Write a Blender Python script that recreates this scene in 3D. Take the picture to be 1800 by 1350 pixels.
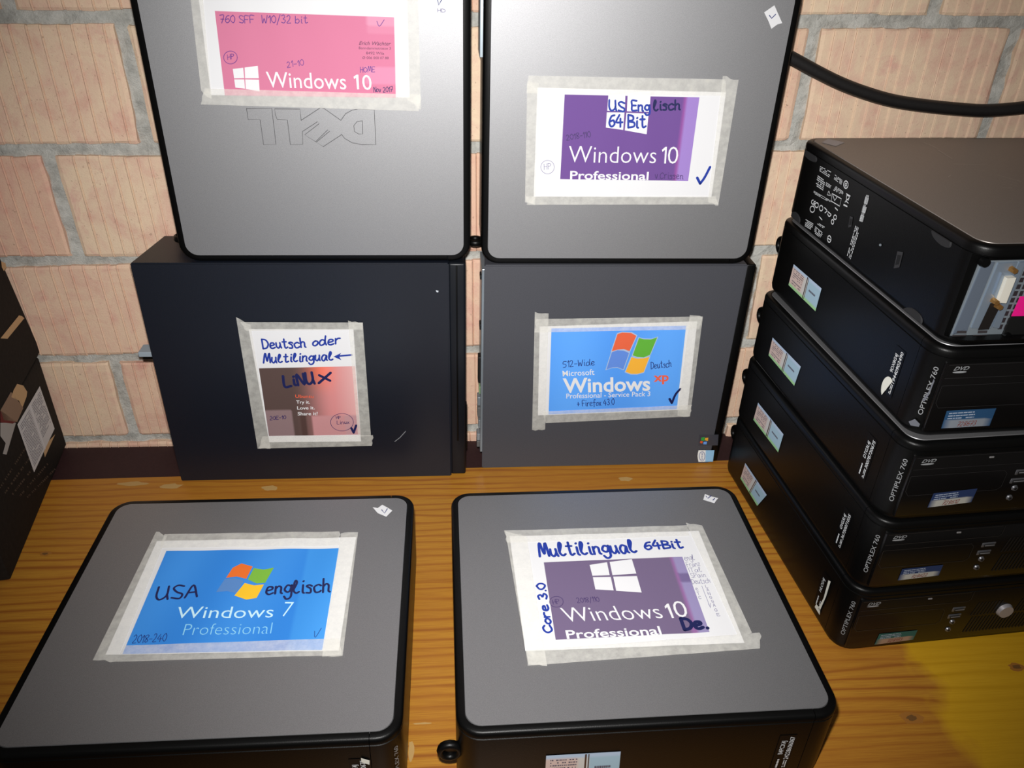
import bpy, bmesh, math, random
from mathutils import Vector, Matrix
random.seed(7)
for o in list(bpy.data.objects): bpy.data.objects.remove(o)
SC = bpy.context.scene
COL = SC.collection

# ------------------------------------------------------------------ camera
F, PITCH, YAW, ROLL = 1399.77, 0.5493, 0.0889, 0.0345        # focal length in pixels of an 1800 px wide frame
CAM = Vector((0.0224, -0.9658, 0.6944))
def cam_axes():
    cy, sy, cp, sp = math.cos(YAW), math.sin(YAW), math.cos(PITCH), math.sin(PITCH)
    fwd = Vector((sy*cp, cy*cp, -sp)); right = Vector((cy, -sy, 0)); up = right.cross(fwd)
    c, s = math.cos(ROLL), math.sin(ROLL)
    return right*c + up*s, up*c - right*s, fwd
CR, CU, CF = cam_axes()
cd = bpy.data.cameras.new('camera'); cam = bpy.data.objects.new('camera', cd); COL.objects.link(cam)
cd.sensor_width = 36.0; cd.lens = F/1800*36.0; cd.clip_start = 0.01
m = Matrix.Identity(4)
for i in range(3): m[i][0], m[i][1], m[i][2], m[i][3] = CR[i], CU[i], -CF[i], CAM[i]
cam.matrix_world = m
SC.camera = cam

# ------------------------------------------------------------------ light: dim room + the camera's flash
w = bpy.data.worlds.new('room_light'); SC.world = w; w.use_nodes = True
w.node_tree.nodes['Background'].inputs[0].default_value = (1.0, 0.92, 0.84, 1)
w.node_tree.nodes['Background'].inputs[1].default_value = 0.06
ld = bpy.data.lights.new('flash', 'SPOT'); flash = bpy.data.objects.new('flash', ld); COL.objects.link(flash)
ld.energy = 52; ld.color = (1.0, 0.985, 0.965); ld.shadow_soft_size = 0.012
ld.spot_size = math.radians(98); ld.spot_blend = 1.0
fp = CAM + CU*0.045 - CR*0.012 + CF*0.02
fa = (CF + CU*0.02 + CR*0.025).normalized()
flash.location = fp; flash.rotation_euler = fa.to_track_quat('-Z', 'Y').to_euler()
vs = SC.view_settings
vs.view_transform = 'Standard'; vs.look = 'None'; vs.gamma = 1; vs.exposure = 0.0; vs.use_curve_mapping = False

# ------------------------------------------------------------------ materials
def lin(c):
    return tuple((x/255/12.92 if x/255 <= .04045 else ((x/255+.055)/1.055)**2.4) for x in c)
MATS = {}
def pm(name, rgb, rough=.5, metal=0., spec=.5, srgb=True, alpha=None):
    if name in MATS: return MATS[name]
    mt = bpy.data.materials.new(name); mt.use_nodes = True
    b = mt.node_tree.nodes['Principled BSDF']
    c = lin(rgb) if srgb else rgb
    b.inputs['Base Color'].default_value = (*c, 1)
    b.inputs['Roughness'].default_value = rough; b.inputs['Metallic'].default_value = metal
    b.inputs['Specular IOR Level'].default_value = spec
    if alpha is not None: b.inputs['Alpha'].default_value = alpha
    mt.diffuse_color = (*c, 1)
    MATS[name] = mt
    return mt
class NT:
    def __init__(s, mt): s.t = mt.node_tree; s.b = s.t.nodes['Principled BSDF']
    def n(s, kind, **kw):
        nd = s.t.nodes.new(kind)
        for k, v in kw.items():
            if k.startswith('_'): setattr(nd, k[1:], v)
            else:
                key = int(k[1:]) if k[0] == 'i' and k[1:].isdigit() else k.replace('__', ' ')
                nd.inputs[key].default_value = v
        return nd
    def l(s, a, b): s.t.links.new(a, b)
    def coords(s, scale=(1, 1, 1), rnd=True):
        tc = s.n('ShaderNodeTexCoord'); mp = s.n('ShaderNodeMapping'); mp.inputs['Scale'].default_value = scale
        s.l(tc.outputs['Object'], mp.inputs['Vector'])
        if rnd:
            oi = s.n('ShaderNodeObjectInfo'); mu = s.n('ShaderNodeMath', _operation='MULTIPLY', i1=37.0)
            s.l(oi.outputs['Random'], mu.inputs[0]); cx = s.n('ShaderNodeCombineXYZ')
            s.l(mu.outputs[0], cx.inputs[0]); s.l(mu.outputs[0], cx.inputs[1]); s.l(cx.outputs[0], mp.inputs['Location'])
        return mp.outputs[0]
    def noise(s, vec, scale, detail=4, rough=.55, dist=0.):
        nd = s.n('ShaderNodeTexNoise', Scale=scale, Detail=detail, Roughness=rough, Distortion=dist); s.l(vec, nd.inputs['Vector'])
        return nd.outputs[0]
    def ramp(s, fac, stops):
        r = s.n('ShaderNodeValToRGB'); e = r.color_ramp.elements
        while len(e) < len(stops): e.new(.5)
        for x, (p, c) in zip(e, stops): x.position = p; x.color = (*c, 1)
        s.l(fac, r.inputs[0]); return r.outputs[0]
    def mix(s, fac, a, b, mode='MIX'):
        x = s.n('ShaderNodeMix', _data_type='RGBA', _blend_type=mode)
        for v, k in ((fac, 0), (a, 6), (b, 7)):
            if hasattr(v, 'links'): s.l(v, x.inputs[k])
            elif k == 0: x.inputs[0].default_value = v
            else: x.inputs[k].default_value = (*v, 1)
        return x.outputs[2]
    def bump(s, h, dist, strength=1.):
        b = s.n('ShaderNodeBump', Strength=strength, Distance=dist); s.l(h, b.inputs['Height']); s.l(b.outputs[0], s.b.inputs['Normal'])
    def base(s, c): s.l(c, s.b.inputs['Base Color'])

def brick_mat():
    mt = pm('fired_clay', (214, 165, 132), .9, spec=.2); N = NT(mt)
    v = N.coords()
    a = N.noise(v, 16, 7, .7, .6); st = N.noise(N.coords((9, 4, 5)), 7, 5, .65); sp = N.noise(v, 240, 4, .65)
    c = N.ramp(a, [(.3, lin((208, 162, 148))), (.43, lin((220, 188, 170))), (.55, lin((228, 206, 182))), (.68, lin((216, 178, 164))), (.8, lin((230, 212, 196)))])
    c = N.mix(N.ramp(st, [(.38, (0, 0, 0)), (.62, (1, 1, 1))]), c, N.mix(.5, c, lin((226, 208, 182))))
    oi = N.n('ShaderNodeObjectInfo')
    tint = N.ramp(oi.outputs['Random'], [(0, lin((250, 232, 228))), (.35, lin((255, 246, 240))), (.7, lin((255, 253, 246))), (1, lin((248, 226, 222)))])
    c = N.mix(1.0, c, tint, 'MULTIPLY')
    c = N.mix(N.ramp(sp, [(.63, (0, 0, 0)), (.72, (1, 1, 1))]), c, N.mix(.5, c, lin((120, 92, 76))))
    N.base(c); N.bump(N.noise(v, 420, 4, .7), .0006, .8)
    return mt
def mortar_mat():
    mt = pm('cement_mortar', (160, 156, 146), .95, spec=.15); N = NT(mt); v = N.coords(rnd=False)
    c = N.ramp(N.noise(v, 60, 6, .65), [(.3, lin((162, 161, 155))), (.55, lin((196, 195, 188))), (.75, lin((210, 208, 202)))])
    N.base(c); N.bump(N.noise(v, 230, 6, .7), .003, .9)
    return mt
def wood_mat(name, light, mid, dark, yellow=False):
    mt = pm(name, mid, .38, spec=.4); N = NT(mt)
    v = N.coords((1, 1, 1))
    big = N.noise(N.coords((.9, 3.2, 1)), 3.0, 3, .5)
    wv = N.n('ShaderNodeTexWave', _wave_type='BANDS', _bands_direction='Y', Scale=7.0, Distortion=7.0, Detail=2.0, Detail__Scale=.9, Detail__Roughness=.5)
    mp = N.coords((.55, 3.4, 1)); N.l(mp, wv.inputs['Vector'])
    fib = N.noise(N.coords((5, 170, 1)), 5, 3, .6)
    c = N.ramp(wv.outputs[0], [(.0, lin(dark)), (.16, lin(mid)), (.55, lin(light)), (1., lin(light))])
    c = N.mix(N.ramp(big, [(.38, (.1, .1, .1)), (.62, (.8, .8, .8))]), c, lin(mid))
    c = N.mix(N.ramp(fib, [(.32, (.5, .5, .5)), (.58, (0, 0, 0))]), c, lin(dark))
    if yellow:      # a field of older yellow varnish, with an edge of its own, at the right of the table
        tc = N.n('ShaderNodeTexCoord'); sx = N.n('ShaderNodeSeparateXYZ'); N.l(tc.outputs['Object'], sx.inputs[0])
        wob = N.noise(N.coords((1, 1, 1), rnd=False), 11, 4); ad = N.n('ShaderNodeMath', _operation='MULTIPLY_ADD', i1=.11, i2=-.055); N.l(wob, ad.inputs[0])
        ad2 = N.n('ShaderNodeMath', _operation='ADD'); N.l(sx.outputs[0], ad2.inputs[0]); N.l(ad.outputs[0], ad2.inputs[1])
        mr = N.n('ShaderNodeMapRange', i1=.512, i2=.532); N.l(ad2.outputs[0], mr.inputs[0])
        c = N.mix(mr.outputs[0], c, N.mix(.44, c, lin((226, 184, 16))))
    rn = N.n('ShaderNodeObjectInfo'); tint = N.ramp(rn.outputs['Random'], [(0, (.86, .84, .8)), (.5, (1, 1, 1)), (1, (1, .93, .8))])
    N.base(N.mix(1., c, tint, 'MULTIPLY')); N.bump(fib, .0003, .35)
    return mt
def speckle(mt, amount=.25, scale=900, bump=.0002, rough_var=0.):
    N = NT(mt); v = N.coords(rnd=False); nz = N.noise(v, scale, 2, .5)
    c = tuple(mt.diffuse_color[:3])
    N.base(N.mix(nz, tuple(x*(1-amount) for x in c), tuple(x*(1+amount) for x in c)))
    if bump: N.bump(nz, bump, .6)
    return mt
M_BRICK, M_MORTAR = brick_mat(), mortar_mat()
M_WOOD = wood_mat('orange_varnished_pine', (182, 130, 46), (170, 114, 40), (142, 84, 32))
M_WOOD2 = wood_mat('yellowed_pine', (182, 130, 46), (170, 114, 40), (142, 84, 32), yellow=True)
M_LEDGE = speckle(pm('dark_maroon_paint', (52, 32, 33), .6, spec=.25), .2, 200, .0002)
M_BLACK = speckle(pm('black_plastic', (6, 6, 6), .38, spec=.2), .25, 1400, .00012)
M_GLOSS = speckle(pm('glossy_black_bezel', (12, 11, 11), .2, spec=.4), .1, 1000, .00003)
def plate_mat(name, rgb, rough, metal):
    mt = pm(name, rgb, rough, metal, spec=.5); N = NT(mt); nz = N.noise(N.coords(rnd=False), 1500, 2, .6)
    c = lin(rgb); N.base(N.mix(nz, tuple(x*.72 for x in c), tuple(x*1.28 for x in c))); N.bump(nz, .0001, .5)
    return mt
M_PLATE = plate_mat('grey_metallic_paint', (156, 156, 158), .53, .835)
M_PLATE5 = plate_mat('grey_paint_brick_reflection', (156, 149, 144), .5, .78)  # same grey paint, with the brick wall's brown reflection put into its colour
M_NAVY = speckle(pm('blue_black_steel', (14, 19, 30), .45, spec=.5), .3, 900, .0001)
M_CHAR = speckle(pm('charcoal_steel', (66, 67, 73), .5, spec=.5), .3, 1100, .0001)
M_PAPER = pm('white_paper', (218, 218, 220), .75, spec=.2)
def tape_mat():
    mt = pm('masking_tape', (186, 183, 168), .6, spec=.3); N = NT(mt); v = N.coords()
    a = N.noise(v, 120, 4, .65)
    N.base(N.ramp(a, [(.3, lin((240, 238, 230))), (.6, lin((250, 248, 240))), (.8, lin((252, 249, 236)))]))
    N.l(N.ramp(a, [(.3, (.32, .32, .32)), (.7, (.43, .43, .43))]), N.b.inputs['Alpha'])
    return mt
M_TAPE = tape_mat()
M_INK = pm('blue_marker', (24, 52, 150), .5); M_INKD = pm('navy_marker', (22, 28, 78), .45)
M_PEN = pm('purple_pen', (96, 44, 128), .6); M_PENB = pm('blue_pen', (22, 40, 110), .6); M_PENCIL = pm('grey_pen', (120, 116, 150), .6)
M_PENDK = pm('dark_pen', (58, 40, 92), .6)
M_PRINTW = pm('white_print', (222, 222, 224), .7); M_WHITE = pm('white_lettering', (205, 208, 210), .6)
M_STEEL = pm('zinc_steel', (150, 160, 168), .34, .55); M_GOLD = pm('brass', (190, 140, 80), .3, .8)
M_RUBBER = pm('grey_rubber', (25, 25, 27), .8); M_DARK = pm('deep_black', (5, 5, 5), .6)
M_CARD = speckle(pm('black_carton', (30, 26, 23), .8, spec=.2), .5, 160, .0004)
M_KRAFT = pm('torn_kraft_board', (206, 170, 126), .9); M_RED = pm('red_print', (110, 24, 28), .7)
M_SILVER = pm('silver_button', (176, 172, 176), .35, .5)
M_CABLE = speckle(pm('black_rubber_cable', (24, 22, 22), .5), .2, 300, .0003)
M_LINE = pm('engraved_line', (60, 58, 62), .5)  # shading of the logo's grooves, drawn as a darker grey
M_LINEB = pm('bezel_seam', (36, 35, 36), .4)
def col_mat(name, rough=.7):
    mt = pm(name, (255, 255, 255), rough, spec=.3); N = NT(mt)
    at = N.n('ShaderNodeAttribute', _attribute_name='print'); N.base(at.outputs['Color']); return mt
M_PRINT = col_mat('inkjet_print')

# ------------------------------------------------------------------ object helpers
ROOTM = {}
def root_of(o):
    while o.parent: o = o.parent
    return o
def finish(name, me, mt, parent):
    o = bpy.data.objects.new(name, me); COL.objects.link(o)
    if mt is not None: me.materials.append(mt)
    if parent is not None:
        r = root_of(parent); M = ROOTM.get(r.name)
        if M is not None: me.transform(M.inverted())
        o.parent = parent
    return o
def mesh(name, verts, faces, mt, parent=None, smooth=False):
    me = bpy.data.meshes.new(name); me.from_pydata([tuple(v) for v in verts], [], faces); me.update()
    if smooth: me.polygons.foreach_set('use_smooth', [True]*len(me.polygons))
    return finish(name, me, mt, parent)
def from_bm(name, bm, mt, parent=None, M=None, smooth=None):
    if M is not None: bm.transform(M)
    bmesh.ops.recalc_face_normals(bm, faces=bm.faces)
    me = bpy.data.meshes.new(name); bm.to_mesh(me); bm.free()
    if smooth is not None:
        me.polygons.foreach_set('use_smooth', [True]*len(me.polygons)); me.set_sharp_from_angle(angle=math.radians(smooth))
    return finish(name, me, mt, parent)
def tag(o, label, cat, group=None):
    o['label'] = label; o['category'] = cat
    if group: o['group'] = group
    return o
def thing(name, M, label, cat, group=None):
    o = bpy.data.objects.new(name, None); COL.objects.link(o); o.empty_display_size = .02
    o.matrix_world = M; ROOTM[o.name] = M.copy()
    return tag(o, label, cat, group)
def struct(o): o['kind'] = 'structure'; return o
def box_bm(x0, x1, y0, y1, z0, z1, bev=0., seg=2):
    bm = bmesh.new(); bmesh.ops.create_cube(bm, size=1)
    for v in bm.verts: v.co = Vector((x0+(v.co.x+.5)*(x1-x0), y0+(v.co.y+.5)*(y1-y0), z0+(v.co.z+.5)*(z1-z0)))
    if bev: bmesh.ops.bevel(bm, geom=list(bm.edges), offset=bev, segments=seg, affect='EDGES', profile=.5)
    return bm
def tube(name, pts, r, mt, parent=None, n=12):
    verts, faces = [], []
    for i, p in enumerate(pts):
        d = (pts[min(i+1, len(pts)-1)]-pts[max(i-1, 0)]).normalized()
        s = d.cross(Vector((0, 1, .3))).normalized(); t = d.cross(s)
        verts += [p+(s*math.cos(2*math.pi*k/n)+t*math.sin(2*math.pi*k/n))*r for k in range(n)]
    for i in range(len(pts)-1):
        for k in range(n): faces.append((i*n+k, i*n+(k+1) % n, (i+1)*n+(k+1) % n, (i+1)*n+k))
    faces += [tuple(range(n)), tuple(range((len(pts)-1)*n, len(pts)*n))]
    return mesh(name, verts, faces, mt, parent, smooth=True)
def crom(pts, n=6):
    if len(pts) < 3: return [Vector(p) for p in pts]
    P = [Vector(p) for p in pts]; P = [P[0]*2-P[1]]+P+[P[-1]*2-P[-2]]; out = []
    for i in range(1, len(P)-2):
        a, b, c, d = P[i-1:i+3]
        for k in range(n):
            t = k/n; out.append(.5*((2*b)+(c-a)*t+(2*a-5*b+4*c-d)*t*t+(3*b-a-3*c+d)*t**3))
    out.append(P[-2]); return out

# ------------------------------------------------------------------ flat faces of things: where marks, stickers and sheets sit
def ray(u, v): return CF + CR*((u-900)/F) - CU*((v-675)/F)
class Face:
    def __init__(s, O, ex, ey, n): s.O, s.ex, s.ey, s.n = O, ex.normalized(), ey.normalized(), n.normalized()
    def px(s, u, v):                        # photograph point -> (a, b) on this face
        d = ray(u, v); t = (s.O-CAM).dot(s.n)/d.dot(s.n); P = CAM+d*t-s.O
        return Vector((P.dot(s.ex), P.dot(s.ey)))
    def w(s, ab, h=0.): return s.O+s.ex*ab[0]+s.ey*ab[1]+s.n*h
    def shifted(s, h): return Face(s.O+s.n*h, s.ex, s.ey, s.n)
class Crop:                                 # measured positions on a face, taken from an enlarged view
    def __init__(s, face, ox, oy, sc, wave=None): s.f, s.ox, s.oy, s.s, s.wave = face, ox, oy, sc, wave
    def p(s, x, y): return s.f.px(s.ox+x/s.s, s.oy+y/s.s)
    def ps(s, l): return [s.p(*q) for q in l]
    def unit(s, x, y): return (s.p(x+1, y)-s.p(x, y)).length
    def h(s, ab): return s.wave(ab) if s.wave else 0.
def put(C, ab, h): return C.f.w(ab, C.h(ab)+h)
def quad_grid(name, C, q, mt, parent, h, nx=14, ny=10, colf=None, jag=0.):
    a, b, c, d = q; V, Fc, UV = [], [], []
    for j in range(ny+1):
        for i in range(nx+1):
            s, t = i/nx, j/ny
            P = (a*(1-s)+b*s)*(1-t)+(d*(1-s)+c*s)*t
            if jag and i in (0, nx): P = P+(b-a).normalized()*random.uniform(-jag, jag)
            V.append(put(C, P, h)); UV.append((s, t))
    for j in range(ny):
        for i in range(nx): k = j*(nx+1)+i; Fc.append((k, k+nx+1, k+nx+2, k+1))
    o = mesh(name, V, Fc, mt, parent, smooth=True)
    if colf:
        at = o.data.color_attributes.new('print', 'FLOAT_COLOR', 'POINT')
        for k, (s, t) in enumerate(UV): at.data[k].color = (*lin(colf(s, t)), 1)
    return o
def poly(name, C, pts, mt, parent, h):
    return mesh(name, [put(C, p, h) for p in pts], [tuple(range(len(pts)))[::-1]], mt, parent)
def ribbons(name, C, strokes, hw, mt, parent, h):   # pen strokes of half-width hw, round ends
    V, Fc = [], []
    def add(p): V.append(put(C, p, h)); return len(V)-1
    for st in strokes:
        st = [p for i, p in enumerate(st) if i == 0 or (p-st[i-1]).length > 1e-6]
        if not st: continue
        if len(st) > 1:
            prev = None
            for i, p in enumerate(st):
                d = (st[min(i+1, len(st)-1)]-st[max(i-1, 0)])
                if d.length < 1e-9: continue
                d.normalize(); nn = Vector((-d.y, d.x))*hw
                cur = (add(p+nn), add(p-nn))
                if prev: Fc.append((prev[0], prev[1], cur[1], cur[0]))
                prev = cur
        for e in (st[0], st[-1]):
            Fc.append(tuple(add(e+Vector((math.cos(k*math.pi/4), math.sin(k*math.pi/4)))*hw) for k in range(8)))
    return mesh(name, V, Fc, mt, parent)
TXT = {}
def text_mesh(s, off, shear):
    if (s, off, shear) in TXT: return TXT[(s, off, shear)]
    def conv(t):
        cu = bpy.data.curves.new('t', 'FONT'); cu.body = t; cu.size = 1; cu.offset = off; cu.shear = shear; cu.resolution_u = 3; cu.fill_mode = 'FRONT'; cu.dimensions = '2D'
        ob = bpy.data.objects.new('t', cu); COL.objects.link(ob)
        dg = bpy.context.evaluated_depsgraph_get(); me = bpy.data.meshes.new_from_object(ob.evaluated_get(dg))
        v = [Vector((p.co.x, p.co.y)) for p in me.vertices]; f = [tuple(p.vertices) for p in me.polygons]
        bpy.data.objects.remove(ob); bpy.data.curves.remove(cu); bpy.data.meshes.remove(me)
        return v, f
    v, f = conv(s); hv, _ = conv('H')
    cap = max(p.y for p in hv); x0 = min(p.x for p in v); x1 = max(p.x for p in v)
    TXT[(s, off, shear)] = ([((p.x-x0)/(x1-x0), p.y/cap) for p in v], f)
    return TXT[(s, off, shear)]
def lettering(C, s, S, E, T, mt, parent, h, off=0., shear=0., name='lettering', raw=False):
    if not raw: S, E, T = C.p(*S), C.p(*E), C.p(*T)
    v, f = text_mesh(s, off, shear)
    return mesh(name, [put(C, S+(E-S)*x+(T-S)*y, h) for x, y in v], f, mt, parent)
GL = {  # pen strokes of handwritten characters: cap height 10, x-height 6
'A':'0,0 3,10 6,0|1,4 5,4','B':'0,0 0,10|0,10 4,9 4,6 0,5 5,4 5,1 0,0','C':'6,8 4,10 1,8 0,4 2,0 6,2','D':'0,0 0,10|0,10 4,9 6,5 4,1 0,0',
'E':'5,10 0,10 0,5 0,0 5,0|0,5 4,5','F':'5,10 0,10 0,0|0,5 4,5','G':'6,8 3,10 0,6 1,1 4,0 6,3 6,5|3,5 6,5','H':'0,0 0,10|5,0 5,10|0,5 5,5','I':'1,0 1,10',
'L':'0,10 0,0 5,0','M':'0,0 1,9 2,10 3,4 4,2 5,8 6,10 7,0','N':'0,0 0,10 5,0 5,10','O':'3,10 0,7 0,3 3,0 6,3 6,7 3,10','P':'0,0 0,10|0,10 4,9 5,7 3,5 0,5','S':'5,9 2,10 0,8 2,5 5,3 4,0 0,1',
'T':'0,10 6,10|3,10 3,0','U':'0,10 0,3 2,0 5,3 5,10|5,4 6,0','W':'0,10 1,0 3,6 5,0 7,10','X':'0,0 6,10|0,9 6,1',
'a':'5,5 2,6 0,3 1,0 3,0 5,5 5,1 6,0','b':'0,10 0,0|0,4 3,6 5,3 3,0 0,1','c':'5,5 3,6 0,4 1,0 4,0 5,1','d':'5,5 2,6 0,3 1,0 4,1 5,5|5.5,10 5,4 6,0','e':'0,3 4,4 4,6 1,6 0,2 2,0 5,1',
'f':'5,9 3,10 2,7 2,-2|0,5 5,5','g':'5,5 2,6 0,3 2,1 4,2 5,6|5,6 5,-2 2,-4 0,-2','h':'0,10 0,0|0,4 2,6 4,5 4,1 5,0','i':'1,6 1,1 2,0|1,8.6 1.3,9','k':'0,10 0,0|4,6 0,3 4,0','l':'0,3 2,8 1,10 0,7 0,2 2,0 4,1',
'j':'1,10 1,0','m':'0,0 0,6|0,4 2,6 3,4 3,0|3,4 5,6 6,4 6,0','n':'0,6 0,0|0,4 2,6 4,5 4,1 5,0','o':'2,6 0,4 0,1 2,0 4,2 4,5 2,6','p':'0,6 0,-4|0,5 3,6 4,3 2,0 0,1','r':'0,6 0,0|0,4 2,6 4,6','s':'4,5 2,6 0,5 3,3 3,0 0,0',
't':'2,10 2,2 3,0 5,1|0,7 4,7','u':'0,6 0,2 2,0 4,3 4,6|4,3 5,0','v':'0,6 2,0 4,6','w':'0,6 1,0 3,5 4,0 6,6','x':'0,0 4,6|0,6 4,0','y':'0,6 2,1|4,6 1,-4','z':'0,6 4,6 0,0 4,0',
'0':'3,10 0,7 0,3 3,0 5,3 5,7 3,10','1':'0,7 2,10 2,0','2':'0,8 2,10 4,8 3,4 0,0 5,0','3':'0,9 3,10 4,7 2,5 5,3 3,0 0,1','4':'3,10 0,4 6,4|4,7 4,0','5':'5,10 1,10 0,6 4,5 4,1 0,0','6':'5,9 2,8 0,3 2,0 5,2 4,5 1,4',
'7':'0,10 5,10 2,0|1,5 5,5','8':'2,5 0,8 3,10 5,8 1,3 2,0 5,2 2,5','9':'5,8 2,10 0,7 3,5 5,8 4,0','-':'0,4 4,4','/':'0,-2 4,11','.':'1,0 1.2,.2','+':'0,4 5,4|2,1 2,7'}
def hand_strokes(s):
    out, x = [], 0.
    for ch in s:
        if ch == ' ': x += 4; continue
        st = [[tuple(map(float, p.split(','))) for p in q.split()] for q in GL[ch].split('|')]
        mx = max(p[0] for q in st for p in q)
        jy, js = random.uniform(-.35, .35), random.uniform(.92, 1.08)
        out += [[Vector((x+p[0], p[1]*js+jy)) for p in q] for q in st]
        x += mx+1.7
    return out, x-1.7
def hand(C, s, S, E, T, hw, mt, parent, h, name='handwriting'):
    k = hw*C.unit(*S); S, E, T = C.p(*S), C.p(*E), C.p(*T); st, wd = hand_strokes(s); res = []
    for q in st: res.append([S+(E-S)*(p.x/wd)+(T-S)*(p.y/10) for p in crom(q, 5)])
    return ribbons(name, C, res, k, mt, parent, h)
def pen(C, strokes, hw, mt, parent, h, smooth=True, name='handwriting'):
    k = hw*C.unit(*strokes[0][0])
    return ribbons(name, C, [crom(C.ps(q)) if smooth else C.ps(q) for q in strokes], k, mt, parent, h)
def ell(cx, cy, rx, ry, n=20): return [(cx+rx*math.cos(6.2832*i/n), cy+ry*math.sin(6.2832*i/n)) for i in range(n+1)]
def dashes(name, C, q, rows, mt, parent, h, fill=.55, seed=1, dl=(.03, .12), cov=.85):     # print too small to read
    R = random.Random(seed); a, b, c, d = q; V, Fc = [], []
    P = lambda s, t: (a*(1-s)+b*s)*(1-t)+(d*(1-s)+c*s)*t
    for r in range(rows):
        t0, t1 = (r+.5-fill/2)/rows, (r+.5+fill/2)/rows; s = 0
        while s < 1:
            L = R.uniform(*dl); e = min(1, s+L)
            if R.random() < cov:
                k = len(V); V += [put(C, P(s, t0), h), put(C, P(e, t0), h), put(C, P(e, t1), h), put(C, P(s, t1), h)]; Fc.append((k+3, k+2, k+1, k))
            s = e+R.uniform(.012, .03)
    return mesh(name, V, Fc, mt, parent)

# ------------------------------------------------------------------ the setting: brick wall, ledge, floor
WY = 0.02
nx, nz = 150, 130; X0, X1, Z0, Z1 = -1.0, 1.25, -.75, 1.15
V, Fc = [], []
for j in range(nz+1):
    for i in range(nx+1):
        V.append((X0+(X1-X0)*i/nx, WY+.0065+random.uniform(-.0028, .0028), Z0+(Z1-Z0)*j/nz))
for j in range(nz):
    for i in range(nx): k = j*(nx+1)+i; Fc.append((k, k+1, k+nx+2, k+nx+1))
k0 = len(V)
V += [(X0, WY+.2, Z0), (X1, WY+.2, Z0), (X1, WY+.2, Z1), (X0, WY+.2, Z1)]; Fc.append((k0+3, k0+2, k0+1, k0))
wall = struct(mesh('wall_back', V, Fc, M_MORTAR, smooth=False))
def brick_bm(L, Hh, seed):
    R = random.Random(seed); bm = bmesh.new(); xs = [0.]; x = .004
    xs.append(x)
    hts = [-.0016, 0]
    while x < L-.016:                       # combed face: shallow grooves with a raised burr on one side
        g = R.uniform(.011, .019)
        for dx, hh in ((g-.0030, .0), (g-.0019, .0013), (g-.0008, -.0009), (g, 0.)):
            if x+dx < L-.004: xs.append(x+dx); hts.append(hh*R.uniform(.5, 1.1))
        x += g
    xs += [L-.004, L]; hts += [0, -.0016]
    zs = [0, .003, Hh*.28, Hh*.52, Hh*.77, Hh-.003, Hh]; rows = []
    sl = R.uniform(-.002, .002)
    def walk(n):
        o, y = [], 0.
        for _ in range(n): y = .82*y+R.uniform(-.0007, .0007); o.append(y)
        return o
    wb, wt = walk(len(xs)), walk(len(xs))
    for jz, z in enumerate(zs):
        row = []
        for ix, (x, hh) in enumerate(zip(xs, hts)):
            ed = -.0018 if jz in (0, len(zs)-1) else 0
            row.append(bm.verts.new((x-L/2+sl*(z/Hh-.5)+(R.uniform(-.0012, .0012) if x in (0, L) else 0), -(hh+ed+R.uniform(-.0002, .0002)), z-Hh/2+(wb[ix] if jz == 0 else (wt[ix] if jz == len(zs)-1 else 0)))))
        rows.append(row)
    for j in range(len(zs)-1):
        for i in range(len(xs)-1): bm.faces.new((rows[j][i], rows[j][i+1], rows[j+1][i+1], rows[j+1][i]))
    loop = rows[0][:]+[r[-1] for r in rows[1:-1]]+rows[-1][::-1]+[r[0] for r in rows[1:-1]][::-1]
    back = [bm.verts.new((v.co.x, .09, v.co.z)) for v in loop]
    for i in range(len(loop)): j = (i+1) % len(loop); bm.faces.new((loop[j], loop[i], back[i], back[j]))
    me = bpy.data.meshes.new('brick'); bmesh.ops.recalc_face_normals(bm, faces=bm.faces); bm.to_mesh(me); bm.free(); me.materials.append(M_BRICK)
    return me
BR = {}
rows_z = {-1: -.132, 0: .0095, 1: .1445, 2: .2877, 3: .4295, 4: .574, 5: .716, 6: .858, 7: 1.0}   # middle of each bed joint above a row
heads = {0: [-.81, -.56, -.31, -.06, .19, .44, .69, .94, 1.19], 1: [-.945, -.694, -.4415, -.185, .085, .345, .60, .85, 1.10], 2: [-.81, -.56, -.31, -.06, .19, .44, .69, .94, 1.19],
         3: [-.96, -.71, -.4525, -.19, .085, .335, .58, .83, 1.08], 4: [-.83, -.585, -.3375, -.075, .19, .4555, .7025, .95, 1.19], 5: [-.96, -.71, -.455, -.20, .08, .335, .592, .84, 1.09],
         6: [-.83, -.585, -.335, -.075, .185, .45, .70, .95, 1.19]}
for r in range(0, 8):
    hs = heads.get(r, heads[5 if r % 2 else 6]); zb = rows_z[r-1]+.0072; zt = rows_z[r]-.0072; z0 = (zb+zt)/2
    for i in range(len(hs)-1):
        L = round(hs[i+1]-hs[i]-.0165, 3); Hh = round(zt-zb, 3); key = (L, Hh, (i+r) % 3)
        if key not in BR: BR[key] = brick_bm(L, Hh, len(BR)+3)
        o = bpy.data.objects.new('brick', BR[key]); COL.objects.link(o); xc = (hs[i]+hs[i+1])/2
        o.location = (xc, WY, z0+.016*(xc-.05)); o.rotation_euler = (0, -.016+random.uniform(-.003, .003), 0)
        o.parent = wall
ledge = struct(from_bm('trim_1', box_bm(-1.0, 1.25, -.090, WY+.008, -.10, -.012), M_LEDGE, smooth=40))
floor = struct(mesh('floor', [(-1.6, -2.2, -.75), (1.8, -2.2, -.75), (1.8, .2, -.75), (-1.6, .2, -.75)], [(0, 1, 2, 3)], pm('grey_floor', (110, 104, 98), .8)))

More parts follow.
